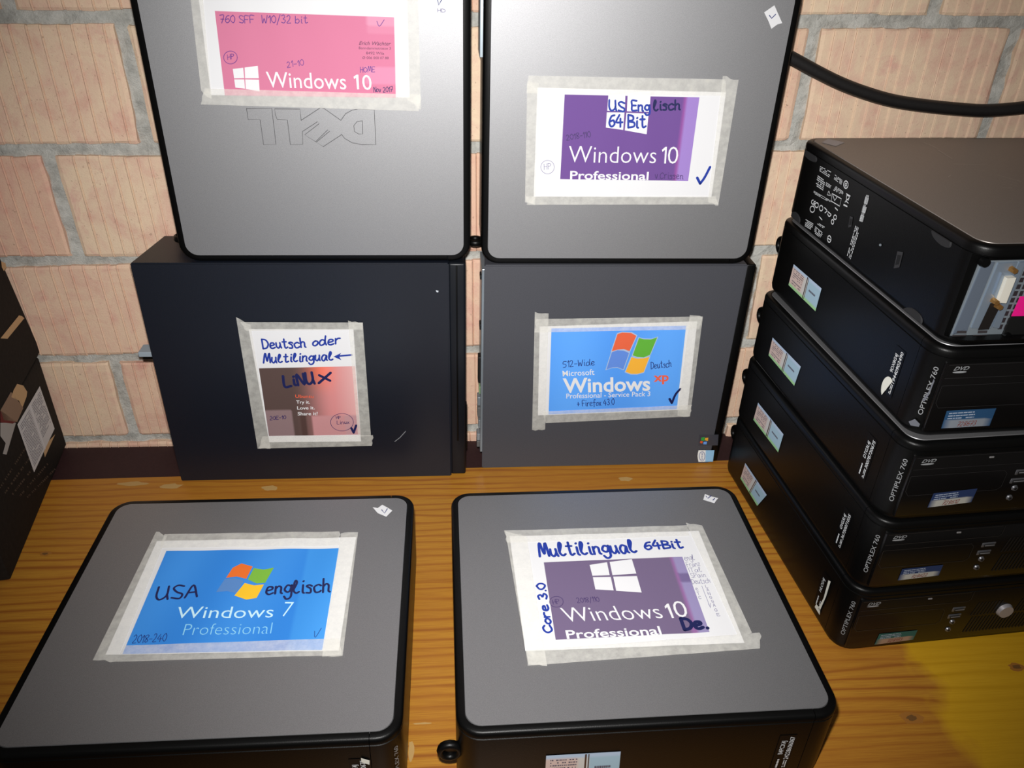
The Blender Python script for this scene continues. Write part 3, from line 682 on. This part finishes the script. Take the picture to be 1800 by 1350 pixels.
# engraved upside-down logo
C = Crop(f['top'], 330, 0, 3.4615)
LG = [[(358, 660), (512, 660), (537, 878), (462, 880), (440, 728), (368, 728), (358, 660)], [(690, 732), (683, 664), (528, 662), (534, 700), (545, 726), (606, 730), (625, 880), (700, 878), (698, 800), (790, 740), (800, 752), (712, 820), (778, 862), (852, 790), (864, 798), (782, 865), (825, 892), (935, 820)],
      [(690, 732), (808, 655), (830, 660), (932, 732)], [(932, 732), (960, 692), (1000, 670), (1040, 663), (1135, 668), (1145, 880), (1060, 880), (1000, 868), (955, 842), (935, 816)], [(1062, 735), (1030, 740), (1010, 765), (1015, 800), (1040, 815), (1065, 815), (1062, 735)]]
lg = ribbons('engraved_logo', C, [C.ps(l) for l in LG], 1.7*C.unit(600, 700), M_LINE, t, .00022); lg['label'] = 'engraved maker logo, upside down'

# ------------------------------------------------------------------ black steel cases at the bottom against the wall
def steel_case(key, x, y, a, wd, ht, dp, mt, label, back_in, bez):
    M = Mz(x, y, 0, a); t = thing('tower_case', M, label, 'computer', 'steel computer cases standing against the wall')
    bm = bmesh.new(); c = wd-bez
    P = [(0, 0), (c, 0), (c, dp), (back_in, dp)]
    lo = [bm.verts.new((px_, py_, 0)) for px_, py_ in P]; hi = [bm.verts.new((px_, py_, ht)) for px_, py_ in P]
    for i in range(4): bm.faces.new((lo[i], lo[(i+1) % 4], hi[(i+1) % 4], hi[i]))
    bm.faces.new(hi); bm.faces.new(lo[::-1]); bmesh.ops.bevel(bm, geom=list(bm.edges), offset=.0015, segments=2, affect='EDGES')
    from_bm('cover', bm, mt, t, M, 40)
    for px_, w_ in ((.05, .05), (wd-.12, .05)): from_bm('foot', box_bm(px_, px_+w_, dp-.028, dp-.006, -.012, .001, .001), M_RUBBER, t, M)
    return t, M, Face(M @ Vector((0, 0, 0)), M.to_3x3() @ Vector((1, 0, 0)), Vector((0, 0, 1)), M.to_3x3() @ Vector((0, -1, 0)))
HL, MHL, FHL = steel_case('HL', -.3474, -.0794, -.0035, .3883, HLh, .088, M_NAVY, 'blue-black computer case at the left, carrying the small sign marked Deutsch oder', .013, .020)
from_bm('front_bezel', box_bm(.3675, .3883, .0030, .084, .001, HLh-.001, .003, 3), pm('navy_bezel', (15, 18, 24), .4, spec=.3), HL, MHL, 40)
from_bm('bezel_edge', box_bm(.3765, .3785, .0005, .01, .06, HLh-.004, .0006), M_BLACK, HL, MHL, 40)
from_bm('latch', box_bm(.3880, .3898, .004, .016, .045, .115, .0008), M_BLACK, HL, MHL, 40)
LX0, LZ = -.0285, .1815
bm = box_bm(LX0, .02, .030, .052, LZ-.0035, LZ+.0035, .001); lt = from_bm('rear_latch', bm, pm('grey_latch', (150, 162, 172), .5), HL, MHL)
from_bm('latch_base', box_bm(LX0+.004, .02, .031, .052, LZ-.0075, LZ-.0035, .0005), M_BLACK, lt, MHL)
C = Crop(FHL, 0, 0, 1)
pen(C, [[(694, 776), (703, 769), (713, 758)]], .7, pm('pale_scratch', (120, 122, 126), .5), HL, .0002, False, 'scratch')
poly('scratch', C, C.ps([(766, 510), (771, 511), (770, 514), (767, 513)]), pm('chip', (190, 196, 204)), HL, .0002)
HR, MHR, FHR = steel_case('HR', .0640, -.0640, .0032, .3422, HRh, .078, M_CHAR, 'charcoal steel computer case at the right, carrying the bright blue sign with the flag', .004, .012)
from_bm('front_bezel', box_bm(.3302, .3422, .003, .075, .001, HRh-.001, .002, 3), M_BLACK, HR, MHR, 40)
zz = [(.285, .006, M_DARK, 'port_screw'), (.215, .008, M_DARK, 'port_screw'), (.150, .040, M_DARK, 'port_block'), (.118, .012, pm('port_green', (120, 150, 110), .5), 'port'), (.100, .014, M_STEEL, 'port'), (.082, .016, pm('port_grey', (92, 92, 92), .5), 'port'),
      (.062, .014, M_STEEL, 'port'), (.040, .012, M_STEEL, 'port'), (.028, .010, pm('port_grey', (92, 92, 92)), 'port')]
for z, hh, mt, nm in zz: from_bm(nm, box_bm(-.004-.003*random.random(), .008, .020, .034, z-hh/2, z+hh/2, .001), mt, HR, MHR)
from_bm('rear_panel', box_bm(-.0025, .006, .012, .070, .02, .30, .001), M_STEEL, HR, MHR)
# stickers on the charcoal case
C = Crop(FHR, 1200, 740, 13.5)
s_ = poly('system_sticker', C, C.ps([(390, 325), (850, 318), (830, 575), (370, 580)]), pm('sticker_dark', (58, 60, 68), .25), HR, .0005); s_['label'] = 'dark sticker with four-colour flag'
for q, c in (([(440, 385), (520, 372), (512, 462), (432, 455)], (50, 150, 60)), ([(530, 395), (605, 388), (595, 465), (522, 450)], (220, 160, 50)), ([(418, 465), (475, 470), (465, 525), (408, 515)], (214, 84, 40)), ([(492, 488), (575, 480), (562, 548), (484, 546)], (100, 150, 220))):
    poly('flag_pane', C, C.ps(q), pm('pane_%d_%d' % c[:2], c, .4), s_, .0008)
s_ = quad_grid('processor_sticker', C, C.ps([(372, 690), (750, 690), (715, 960), (372, 965)]), M_PRINT, HR, .0005, 12, 4, lambda s, v: (226, 228, 226) if s < .5 else (140, 186, 222)); s_['label'] = 'white and light blue processor sticker'
poly('sticker_round_end', C, C.ps([(374, 690), (374, 965), (358, 900), (350, 828), (358, 755)]), pm('sticker_white', (226, 228, 226), .5), s_, .0005)
pen(C, [ell(458, 828, 66, 110)], 6, pm('dark_blue_print', (60, 70, 130), .5), s_, .0008)
lettering(C, 'intel', (480, 905), (480, 745), (425, 905), pm('dark_blue_print', (60, 70, 130)), s_, .0009)

# ------------------------------------------------------------------ taped paper signs
def wavef(amp, seed):
    R = random.Random(seed); W = [(R.uniform(80, 170), R.uniform(-.5, .5), R.uniform(0, 6.3), R.uniform(.5, 1)) for _ in range(3)]
    def g(ab):
        s = 0
        for k, an, ph, am in W: s += am*math.sin(k*(ab[0]*math.cos(an)+ab[1]*math.sin(an)*.6)+ph)
        return .0012+amp*(s/2.2)*.5+amp*.5
    return g
GS = 'paper signs taped to the computers'
class Sign:
    def __init__(s, face, ox, oy, sc, label, paper, prt, colf, tapes, amp=.0006, seed=1):
        s.C = Crop(face, ox, oy, sc, wavef(amp, seed)); pts = s.C.ps(paper); c = sum(pts, Vector((0, 0)))/4
        M = Matrix.Identity(4)
        for i in range(3): M[i][0], M[i][1], M[i][2], M[i][3] = face.ex[i], face.ey[i], face.n[i], face.w(c)[i]
        s.t = thing('paper_sign', M, label, 'sign', GS)
        s.sheet = quad_grid('sheet', s.C, pts, M_PAPER, s.t, 0, 40, 24)
        s.prt = quad_grid('printed_picture', s.C, s.C.ps(prt), M_PRINT, s.t, .0002, 48, 32, colf)
        for i, q in enumerate(tapes):
            o = quad_grid('tape_strip', s.C, s.C.ps(q), M_TAPE, s.t, .0006+.00012*i, 24, 4, None, .0012)
    def text(s, st, S, E, T, mt=None, off=0., shear=0.): return lettering(s.C, st, S, E, T, mt or M_PRINTW, s.prt, .00045, off, shear)
    def pane(s, q, mt=None, name='logo_pane', h=.00042): return poly(name, s.C, s.C.ps(q), mt or M_PRINTW, s.prt, h)
    def hand(s, st, S, E, T, hw, mt, on=None): return hand(s.C, st, S, E, T, hw, mt, on or s.sheet, .00058)
    def pen(s, st, hw, mt, smooth=True): return pen(s.C, st, hw, mt, s.sheet, .00058, smooth)
def rot(q): return [q[1], q[2], q[3], q[0]]       # tape running down instead of across
TH = .0
# pink sign
f = PCS['DL'][1]['top']
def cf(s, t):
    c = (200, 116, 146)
    if s > .845 and t < .10: c = (210, 142, 168)  # paler blocks: sheen of clear tape strips, painted into the print colour
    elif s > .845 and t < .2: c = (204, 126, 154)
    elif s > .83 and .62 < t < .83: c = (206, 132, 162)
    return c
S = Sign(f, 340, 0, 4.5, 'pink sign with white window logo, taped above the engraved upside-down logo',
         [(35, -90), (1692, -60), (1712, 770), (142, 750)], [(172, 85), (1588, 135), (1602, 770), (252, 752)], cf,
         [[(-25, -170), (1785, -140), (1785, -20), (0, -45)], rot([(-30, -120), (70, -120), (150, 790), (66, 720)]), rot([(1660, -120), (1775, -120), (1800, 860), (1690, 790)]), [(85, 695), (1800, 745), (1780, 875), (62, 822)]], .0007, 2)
for q in ([(315, 543), (397, 533), (405, 615), (325, 617)], [(408, 531), (512, 518), (520, 616), (412, 616)], [(326, 625), (405, 625), (412, 698), (335, 690)], [(413, 625), (521, 627), (527, 720), (418, 700)]): S.pane(q)
S.text('Windows', (588, 688), (1212, 703), (574, 564), off=TH); S.text('0', (1342, 706), (1414, 708), (1332, 590), off=TH); S.pane([(1268, 604), (1292, 588), (1306, 588), (1312, 703), (1296, 703), (1288, 612), (1272, 622)], None, 'lettering', .00045)
dk = pm('stamp_ink', (84, 30, 70), .6)
S.text('Erich Wächter', (1311, 353), (1562, 357), (1314, 324), dk, .006, .2); S.text('Banndammstrasse 3', (1310, 386), (1562, 390), (1310, 367), dk)
S.text('8492 Wila', (1368, 427), (1510, 430), (1368, 406), dk); S.text('Ø 006 000 07 88', (1338, 463), (1545, 465), (1338, 444), dk)
S.hand('760 SFF  W10/32 bit', (215, 178), (905, 182), (212, 118), 3.2, M_PEN); S.pen([[(1452, 165), (1472, 205), (1510, 155)]], 2.6, M_PEN)
S.pen([ell(297, 452, 54, 50)], 2.4, M_PEN); S.hand('HP', (275, 470), (325, 462), (272, 428), 2.4, M_PEN)
S.hand('21-10', (745, 530), (875, 512), (740, 485), 2.4, M_PEN); S.hand('HOME', (1322, 570), (1436, 566), (1322, 528), 2.4, M_PEN); S.hand('Nov 2017', (1428, 725), (1575, 724), (1428, 684), 2.6, M_PENDK)
# purple sign on the right upright computer
f = PCS['DR'][1]['top']
def cf(s, t):
    if s > .91-.012*t: return (150, 122, 190)
    if s > .895-.012*t: return (140, 78, 150)
    return (104, 72, 138)
S = Sign(f, 910, 120, 4.5, 'purple sign marked US Englisch 64 Bit in blue on the upright computer',
         [(155, 150), (1645, 188), (1530, 1018), (125, 1012)], [(370, 205), (1435, 228), (1345, 888), (335, 873)], cf,
         [[(88, 55), (1640, 85), (1640, 215), (72, 195)], rot([(75, 105), (165, 115), (135, 1072), (56, 1062)]), rot([(1618, 58), (1742, 92), (1582, 1082), (1500, 1055)]), [(62, 1008), (1560, 1008), (1582, 1072), (72, 1075)]], .0005, 5)
for q in ([(715, 212), (850, 195), (845, 335), (706, 333)], [(868, 192), (1050, 173), (1040, 342), (862, 337)], [(703, 345), (842, 347), (832, 485), (695, 465)], [(858, 350), (1033, 355), (1017, 518), (845, 488)]): S.pane(q)
S.text('Windows', (408, 742), (1090, 748), (405, 612), off=-.010, shear=.06); S.text('0', (1182, 751), (1262, 752), (1190, 618), off=-.010, shear=.0); S.pane([(1138, 642), (1166, 618), (1178, 618), (1170, 750), (1156, 750), (1163, 642), (1142, 658)], None, 'lettering', .00045); S.text('Professional', (412, 874), (1030, 880), (414, 808), off=.016)
S.hand('US', (722, 330), (842, 340), (722, 250), 7.5, M_INK); S.hand('Eng', (902, 330), (1040, 335), (900, 252), 7.5, M_INK); S.hand('lisch', (1075, 330), (1280, 322), (1075, 252), 7, M_INKD)
S.hand('64', (722, 458), (826, 462), (722, 365), 8, M_INK); S.hand('Bit', (872, 468), (1010, 466), (872, 372), 8, M_INK)
S.pen([[(1416, 862), (1440, 908)], [(1440, 908), (1475, 860), (1518, 778)]], 10, M_INK)
S.hand('2018-110', (385, 565), (575, 540), (380, 522), 2.4, M_PENDK); S.hand('v.Crissen', (1085, 870), (1305, 872), (1085, 818), 2.2, M_PENDK)
S.pen([ell(235, 778, 53, 53)], 1.8, M_PENCIL); S.hand('HP', (208, 798), (262, 792), (206, 752), 1.8, M_PENCIL)
# Linux sign
def cf(s, t):
    k = max(0, min(1, (s-.30)/.45)); k = k*k*(3-2*k); hot = math.exp(-((s-.62)**2/.02+(t-.05)**2/.05))
    L_, R_ = (84, 66, 62), (206, 134, 134); c = [L_[i]*(1-k)+R_[i]*k for i in range(3)]
    c = [c[0]+40*hot, c[1]-10*hot, c[2]-30*hot]; k2 = max(0, min(1, (s-.75)/.25)); c = [c[i]*(1-k2)+(214, 166, 164)[i]*k2 for i in range(3)]
    if t > .61 and s < .29: c = (136, 112, 114)
    if t > .69 and s > .49: c = (190, 136, 138) if s < .85 else (184, 140, 144)
    if t > .66 and .36 < s < .43: c = (78, 56, 52)
    return c
S = Sign(FHL, 400, 550, 5.4, 'small sign marked Deutsch oder Multilingual above a brown and pink picture',
         [(202, 150), (1196, 150), (1268, 1215), (398, 1222)], [(300, 520), (1212, 500), (1262, 1150), (395, 1162)], cf,
         [[(132, 80), (1285, 85), (1285, 152), (180, 165)], rot([(85, 40), (222, 105), (410, 1275), (288, 1278)]), rot([(1145, 66), (1285, 90), (1362, 1160), (1240, 1160)]), [(345, 1162), (1385, 1150), (1375, 1252), (290, 1278)]], .0004, 8)
S.text('Ubuntu', (645, 797), (818, 800), (645, 768), pm('orange_print', (226, 92, 60), .6), .01)
for st, a, b, c in (('Try it.', (655, 853), (785, 853), (653, 824)), ('Love it.', (664, 910), (830, 907), (662, 880)), ('Share it!', (668, 965), (856, 963), (668, 934))): S.text(st, a, b, c, None, .012)
S.hand('Deutsch', (342, 335), (745, 318), (328, 250), 8.5, M_INK); S.hand('oder', (815, 308), (1070, 285), (813, 228), 8.5, M_INK); S.hand('Multilingual', (345, 470), (1000, 440), (345, 388), 8.5, M_INK)
S.pen([[(1180, 392), (1030, 405)]], 9, M_INK); S.pane([(1080, 372), (1008, 408), (1082, 440), (1060, 405)], M_INK, 'handwriting', .0007)
S.hand('LiNU', (545, 690), (828, 662), (528, 590), 13, M_INKD); S.hand('X', (868, 660), (975, 645), (872, 580), 13, M_INKD)
S.hand('20E-10', (405, 1008), (555, 1000), (405, 974), 3, M_PENDK); S.pen([ell(1088, 1030, 108, 82)], 2.6, M_PENDK); S.hand('HP', (1034, 1000), (1075, 998), (1030, 972), 2.4, M_PENDK); S.hand('Linux', (1042, 1047), (1155, 1045), (1040, 1016), 2.6, M_PENDK)
S.pen([[(1176, 1085), (1198, 1130)], [(1198, 1130), (1222, 1060)]], 11, M_INKD)
# XP sign
def cf(s, t):
    k = .5+.5*math.sin(s*9); return (80+12*k, 150+12*k, 236+8*k) if s < .98 else (96, 164, 240)
S = Sign(FHR, 920, 540, 5.4545, 'bright blue sign with waving four-colour flag taped to the charcoal case',
         [(155, 180), (1665, 130), (1570, 977), (138, 1032)], [(268, 198), (1557, 172), (1468, 972), (240, 1022)], cf,
         [[(118, 107), (1715, 82), (1690, 205), (112, 235)], rot([(108, 38), (240, 60), (206, 1170), (82, 1172)]), rot([(1592, 62), (1716, 88), (1593, 1045), (1472, 1030)]), [(196, 990), (1610, 928), (1594, 1038), (205, 1102)]], .0005, 11)
fl = [([(845, 415), (900, 250), (945, 236), (1030, 240), (1080, 268), (1015, 415), (960, 395), (900, 400)], (222, 96, 60)), ([(1105, 288), (1150, 300), (1220, 302), (1280, 283), (1210, 450), (1150, 475), (1090, 470), (1045, 455)], (92, 170, 52)),
      ([(845, 425), (900, 405), (960, 410), (1010, 432), (955, 590), (900, 568), (850, 570), (793, 590)], (92, 134, 214)), ([(1035, 472), (1090, 487), (1150, 482), (1205, 470), (1150, 615), (1090, 632), (1030, 632), (978, 612)], (236, 172, 52))]
for q, c in fl:
    cx = sum(p[0] for p in q)/8; cy = sum(p[1] for p in q)/8
    S.pane([(cx+(x-cx)*1.09, cy+(y-cy)*1.09) for x, y in q], pm('flag_rim', (168, 186, 210), .6), 'logo_rim'); S.pane(q, pm('xp_%d_%d' % c[1:], c, .6), 'logo_pane', .00055)
S.text('Microsoft', (377, 656), (680, 641), (372, 603), None, .005); S.text('Windows', (382, 812), (1212, 790), (375, 676), None, .022); S.text('xp', (1245, 706), (1390, 700), (1245, 622), pm('xp_red', (226, 96, 70), .6), .03)
S.text('Professional - Service Pack 3', (410, 868), (1212, 845), (410, 822), None, .004)
S.hand('512-Wide', (380, 570), (680, 548), (378, 512), 3.2, M_PENB); S.hand('Deutsch', (1222, 586), (1415, 562), (1220, 522), 3.2, M_PENB); S.hand('+ Firefox 43.0', (515, 945), (868, 928), (513, 888), 3.2, M_PENB)
S.pen([[(1398, 872), (1420, 912)], [(1420, 912), (1455, 830), (1502, 775)]], 11, M_INKD)
# Windows 7 sign, lying
f = PCS['FL'][1]['top']
def cf(s, t):
    k = .5+.5*math.sin(s*12+2*t); c = (46+12*k, 126+12*k, 210+10*k)
    if s > .82: c = (c[0]+10, c[1]+12, c[2]+6)
    return c
S = Sign(f, 150, 920, 3.6, 'blue sign marked USA englisch lying on the front left computer',
         [(455, 118), (1715, 95), (1605, 812), (130, 840)], [(515, 183), (1605, 165), (1500, 808), (238, 835)], cf,
         [[(500, 78), (1613, 60), (1606, 150), (470, 165)], rot([(452, 58), (520, 90), (198, 890), (52, 875)]), rot([(1620, 70), (1727, 68), (1630, 848), (1500, 852)]), [(250, 785), (1615, 738), (1628, 845), (196, 888)]], .0008, 14)
fl = [([(893, 355), (935, 290), (990, 262), (1060, 280), (1020, 358), (960, 345)], (226, 108, 36)), ([(1030, 362), (1068, 290), (1130, 300), (1195, 290), (1140, 385), (1085, 388)], (120, 178, 60)),
      ([(830, 445), (885, 362), (950, 355), (1005, 372), (955, 450), (900, 438)], (84, 130, 190)), ([(945, 465), (1010, 385), (1070, 400), (1132, 395), (1085, 480), (1020, 490)], (240, 190, 40))]
for q, c in fl: S.pane([q[0]]+q[1:], pm('w7_%d' % c[0], c, .6))
cy_ = pm('pale_cyan_print', (196, 232, 244), .6)
S.text('Windows', (592, 610), (1198, 605), (592, 538), cy_, -.004, .22); S.text('7', (1250, 600), (1318, 600), (1256, 508), cy_, -.015, .2); S.text('Professional', (617, 718), (1192, 708), (622, 648), pm('pale_cyan_print2', (140, 206, 236), .6), -.018, .2)
S.hand('USA', (445, 497), (708, 475), (468, 415), 7, M_INKD); S.hand('englisch', (1145, 460), (1548, 440), (1155, 378), 7, M_INKD)
S.hand('2018-240', (300, 768), (510, 755), (315, 718), 2.2, M_PENB); S.pen([[(1452, 690), (1456, 730), (1495, 672)]], 1.8, M_PENB)
# multilingual sign, lying
f = PCS['FR'][1]['top']
def cf(s, t):
    if s > .93-.01*t: c = (143, 133, 174) if not (.22 < t < .36) else (112, 98, 140)
    elif s > .905-.01*t: c = (140, 98, 148)
    else: c = (109, 94, 124)
    return c
S = Sign(f, 880, 910, 3.83, 'purple sign headed Multilingual 64Bit lying on the front right computer',
         [(60, 132), (1332, 95), (1640, 850), (166, 905)], [(290, 308), (1222, 270), (1405, 778), (370, 830)], cf,
         [[(30, 96), (1258, 60), (1265, 130), (42, 178)], rot([(32, 105), (175, 135), (312, 1005), (184, 1000)]), rot([(1245, 45), (1355, 64), (1692, 792), (1590, 795)]), [(166, 906), (1746, 785), (1746, 892), (184, 1008)]], .0005, 17)
for q in ([(598, 327), (715, 308), (733, 395), (617, 400)], [(733, 306), (882, 288), (912, 385), (752, 395)], [(620, 410), (740, 407), (760, 498), (637, 492)], [(757, 405), (916, 402), (948, 513), (777, 500)]): S.pane(q)
S.text('Windows', (438, 712), (1098, 686), (397, 617), off=-.008); S.text('0', (1182, 680), (1268, 676), (1146, 573), off=-.008); S.pane([(1102, 606), (1118, 588), (1130, 587), (1166, 683), (1152, 685), (1120, 610), (1107, 622)], None, 'lettering', .00045); S.text('Professional', (446, 824), (1085, 795), (434, 768), off=.016)
S.hand('Multilingual', (264, 272), (915, 240), (246, 188), 9, M_INK); S.hand('64Bit', (975, 224), (1228, 212), (958, 170), 8, M_INK); S.hand('Core 3.0', (345, 780), (298, 452), (285, 784), 7.5, M_INK)
S.hand('De.', (1238, 766), (1392, 752), (1212, 694), 13, M_INKD)
S.pen([ell(375, 575, 46, 36)], 1.8, M_PENDK); S.hand('HP', (355, 592), (398, 586), (345, 562), 1.8, M_PENDK); S.hand('2018/110', (517, 582), (665, 574), (508, 550), 1.8, M_PENDK)
for st, a, b, c in (('engl', (1240, 298), (1306, 292), (1228, 262)), ('Franz', (1256, 340), (1342, 332), (1245, 308)), ('ITal', (1268, 378), (1354, 370), (1258, 348)), ('SPain', (1284, 414), (1382, 406), (1274, 384)), ('Deutsch', (1290, 456), (1412, 446), (1280, 424)),
                    ('e', (1316, 500), (1330, 499), (1306, 474)), ('T', (1322, 530), (1340, 529), (1316, 510)), ('C', (1334, 556), (1350, 555), (1328, 538)), ('L', (1382, 480), (1394, 479), (1375, 462)), ('A', (1388, 504), (1402, 503), (1382, 486)), ('N', (1398, 530), (1412, 529), (1391, 512)),
                    ('G', (1408, 554), (1422, 553), (1402, 538)), ('U', (1422, 580), (1434, 579), (1416, 564)), ('A', (1432, 608), (1446, 607), (1426, 590)), ('G', (1442, 640), (1458, 639), (1436, 620)), ('E', (1458, 672), (1476, 670), (1450, 654))):
    S.hand(st, a, b, c, 1.5, M_PENCIL)
S.pen([[(1352, 468), (1410, 615)], [(1398, 590), (1410, 615), (1412, 585)]], 1.5, M_PENCIL, False)

# ------------------------------------------------------------------ cable along the wall
FW = Face(Vector((0, WY-.011, 0)), Vector((1, 0, 0)), Vector((0, 0, 1)), Vector((0, -1, 0)))
pts = [FW.w(FW.px(u, v)) for u, v in ((1310, 62), (1350, 80), (1391, 102), (1439, 128), (1478, 147), (1520, 163), (1569, 177), (1627, 186), (1699, 193), (1742, 194), (1800, 189), (1870, 178), (1960, 150))]
tag(tube('power_cable', crom(pts, 5), .0078, M_CABLE), 'thick black cable sagging along the brick wall above the stack', 'cable')

# ------------------------------------------------------------------ dark cartons at the left edge
B0, B1 = Vector((-.533, .012, 0)), Vector((-.4905, -.258, 0))          # right side: back corner, front corner
dv_ = (B1-B0).normalized(); nr = Vector((0, 0, 1)).cross(dv_)          # outward normal of the right side
if nr.x < 0: nr = -nr
FC = Face(B0.copy(), -dv_, Vector((0, 0, 1)), nr)
zt = FC.px(69, 625).y
ln = (B1-B0).length
M = Matrix.Identity(4)
for i in range(3): M[i][0], M[i][1], M[i][2], M[i][3] = nr[i], (-dv_)[i], (0, 0, 1)[i], B1[i]
cart = thing('carton', M, 'dark cardboard carton with a white printed label at the left edge of the table', 'carton', 'dark cartons at the left')
from_bm('body', box_bm(-.20, 0, 0, ln, .0005, zt, .0025, 2), M_CARD, cart, M, 40)
C = Crop(FC, 0, 440, 3.215)
lb = quad_grid('address_label', C, C.ps([(95, 985), (222, 768), (306, 1008), (190, 1255)]), M_PAPER, cart, .0006, 6, 6); lb['label'] = 'white printed label with a fold'
gi = pm('grey_print', (120, 112, 124), .7)
a_, b_, c_, d_ = C.ps([(95, 985), (222, 768), (306, 1008), (190, 1255)]); Q = lambda s, v: (a_*(1-s)+b_*s)*(1-v)+(d_*(1-s)+c_*s)*v
dashes('small_print', C, [Q(.05, .06), Q(.46, .06), Q(.46, .94), Q(.05, .94)], 22, gi, lb, .0009, .35, 31, (.05, .3), .9)
dashes('small_print', C, [Q(.56, .06), Q(.95, .06), Q(.95, .8), Q(.56, .8)], 18, gi, lb, .0009, .35, 32, (.05, .3), .9)
ribbons('fold', C, [[Q(.51, 0), Q(.51, 1)]], .0007, pm('fold_white', (238, 236, 240), .7), lb, .0011)
for q, mt in (([(95, 755), (130, 765), (152, 800), (148, 828), (125, 890), (105, 850), (62, 830), (75, 790)], M_KRAFT), ([(0, 905), (60, 800), (130, 890), (95, 970), (20, 960)], pm('torn_inner_board', (150, 122, 100), .9)), ([(0, 905), (90, 968), (70, 980), (0, 972)], M_RED),
              ([(0, 975), (88, 975), (35, 1155), (14, 1150), (30, 1090), (0, 1050)], pm('dusty_white', (176, 172, 168), .8)), ([(310, 1040), (252, 1170), (246, 1140), (262, 1090)], M_KRAFT)):
    poly('torn_patch', C, C.ps(q), mt, cart, .0004)
for i in range(5):
    x = 70+i*42; dashes('worn_print', C, C.ps([(x-90, 1360+i*8), (x+70, 1110+i*30), (x+78, 1118+i*30), (x-82, 1368+i*8)]), 1, pm('worn_brown', (74, 58, 44), .9), cart, .0004, .9, 40+i, (.01, .04), .7)
# upper carton, set back a little on the lower one
U0 = FC.w(FC.px(71, 613)); z0 = zt+.0008
U0 = Vector((B0.x, B0.y, z0)); FU = Face(B0.copy(), -dv_, Vector((0, 0, 1)), nr)
p = [FU.px(71, 614), FU.px(1, 457)]
M2 = M.copy(); M2.translation = Vector((B1.x, B1.y, z0))
top = thing('carton', M2, 'upper dark carton resting on the labelled carton, with worn corner', 'carton', 'dark cartons at the left')
zc = FU.px(1, 457).y; dx = p[0].x-p[1].x
bm = bmesh.new(); prof = [(ln+p[0].x, z0), (0, z0), (0, zc+.01), (ln+p[1].x, zc+.01)]
lo = [bm.verts.new((0, y, z)) for y, z in prof]; hi = [bm.verts.new((-.20, y, z)) for y, z in prof]
for i in range(4): bm.faces.new((lo[i], lo[(i+1) % 4], hi[(i+1) % 4], hi[i]))
bm.faces.new(lo); bm.faces.new(hi[::-1]); bmesh.ops.bevel(bm, geom=list(bm.edges), offset=.002, segments=2, affect='EDGES')
from_bm('body', bm, M_CARD, top, M, 40)
C = Crop(FU, 0, 440, 3.215)
poly('torn_strip', C, C.ps([(0, 498), (105, 368), (122, 372), (135, 384), (40, 500)]), M_KRAFT, top, .0005)
poly('torn_patch', C, C.ps([(4, 62), (28, 72), (34, 96), (20, 118), (8, 96)]), M_KRAFT, top, .0005)
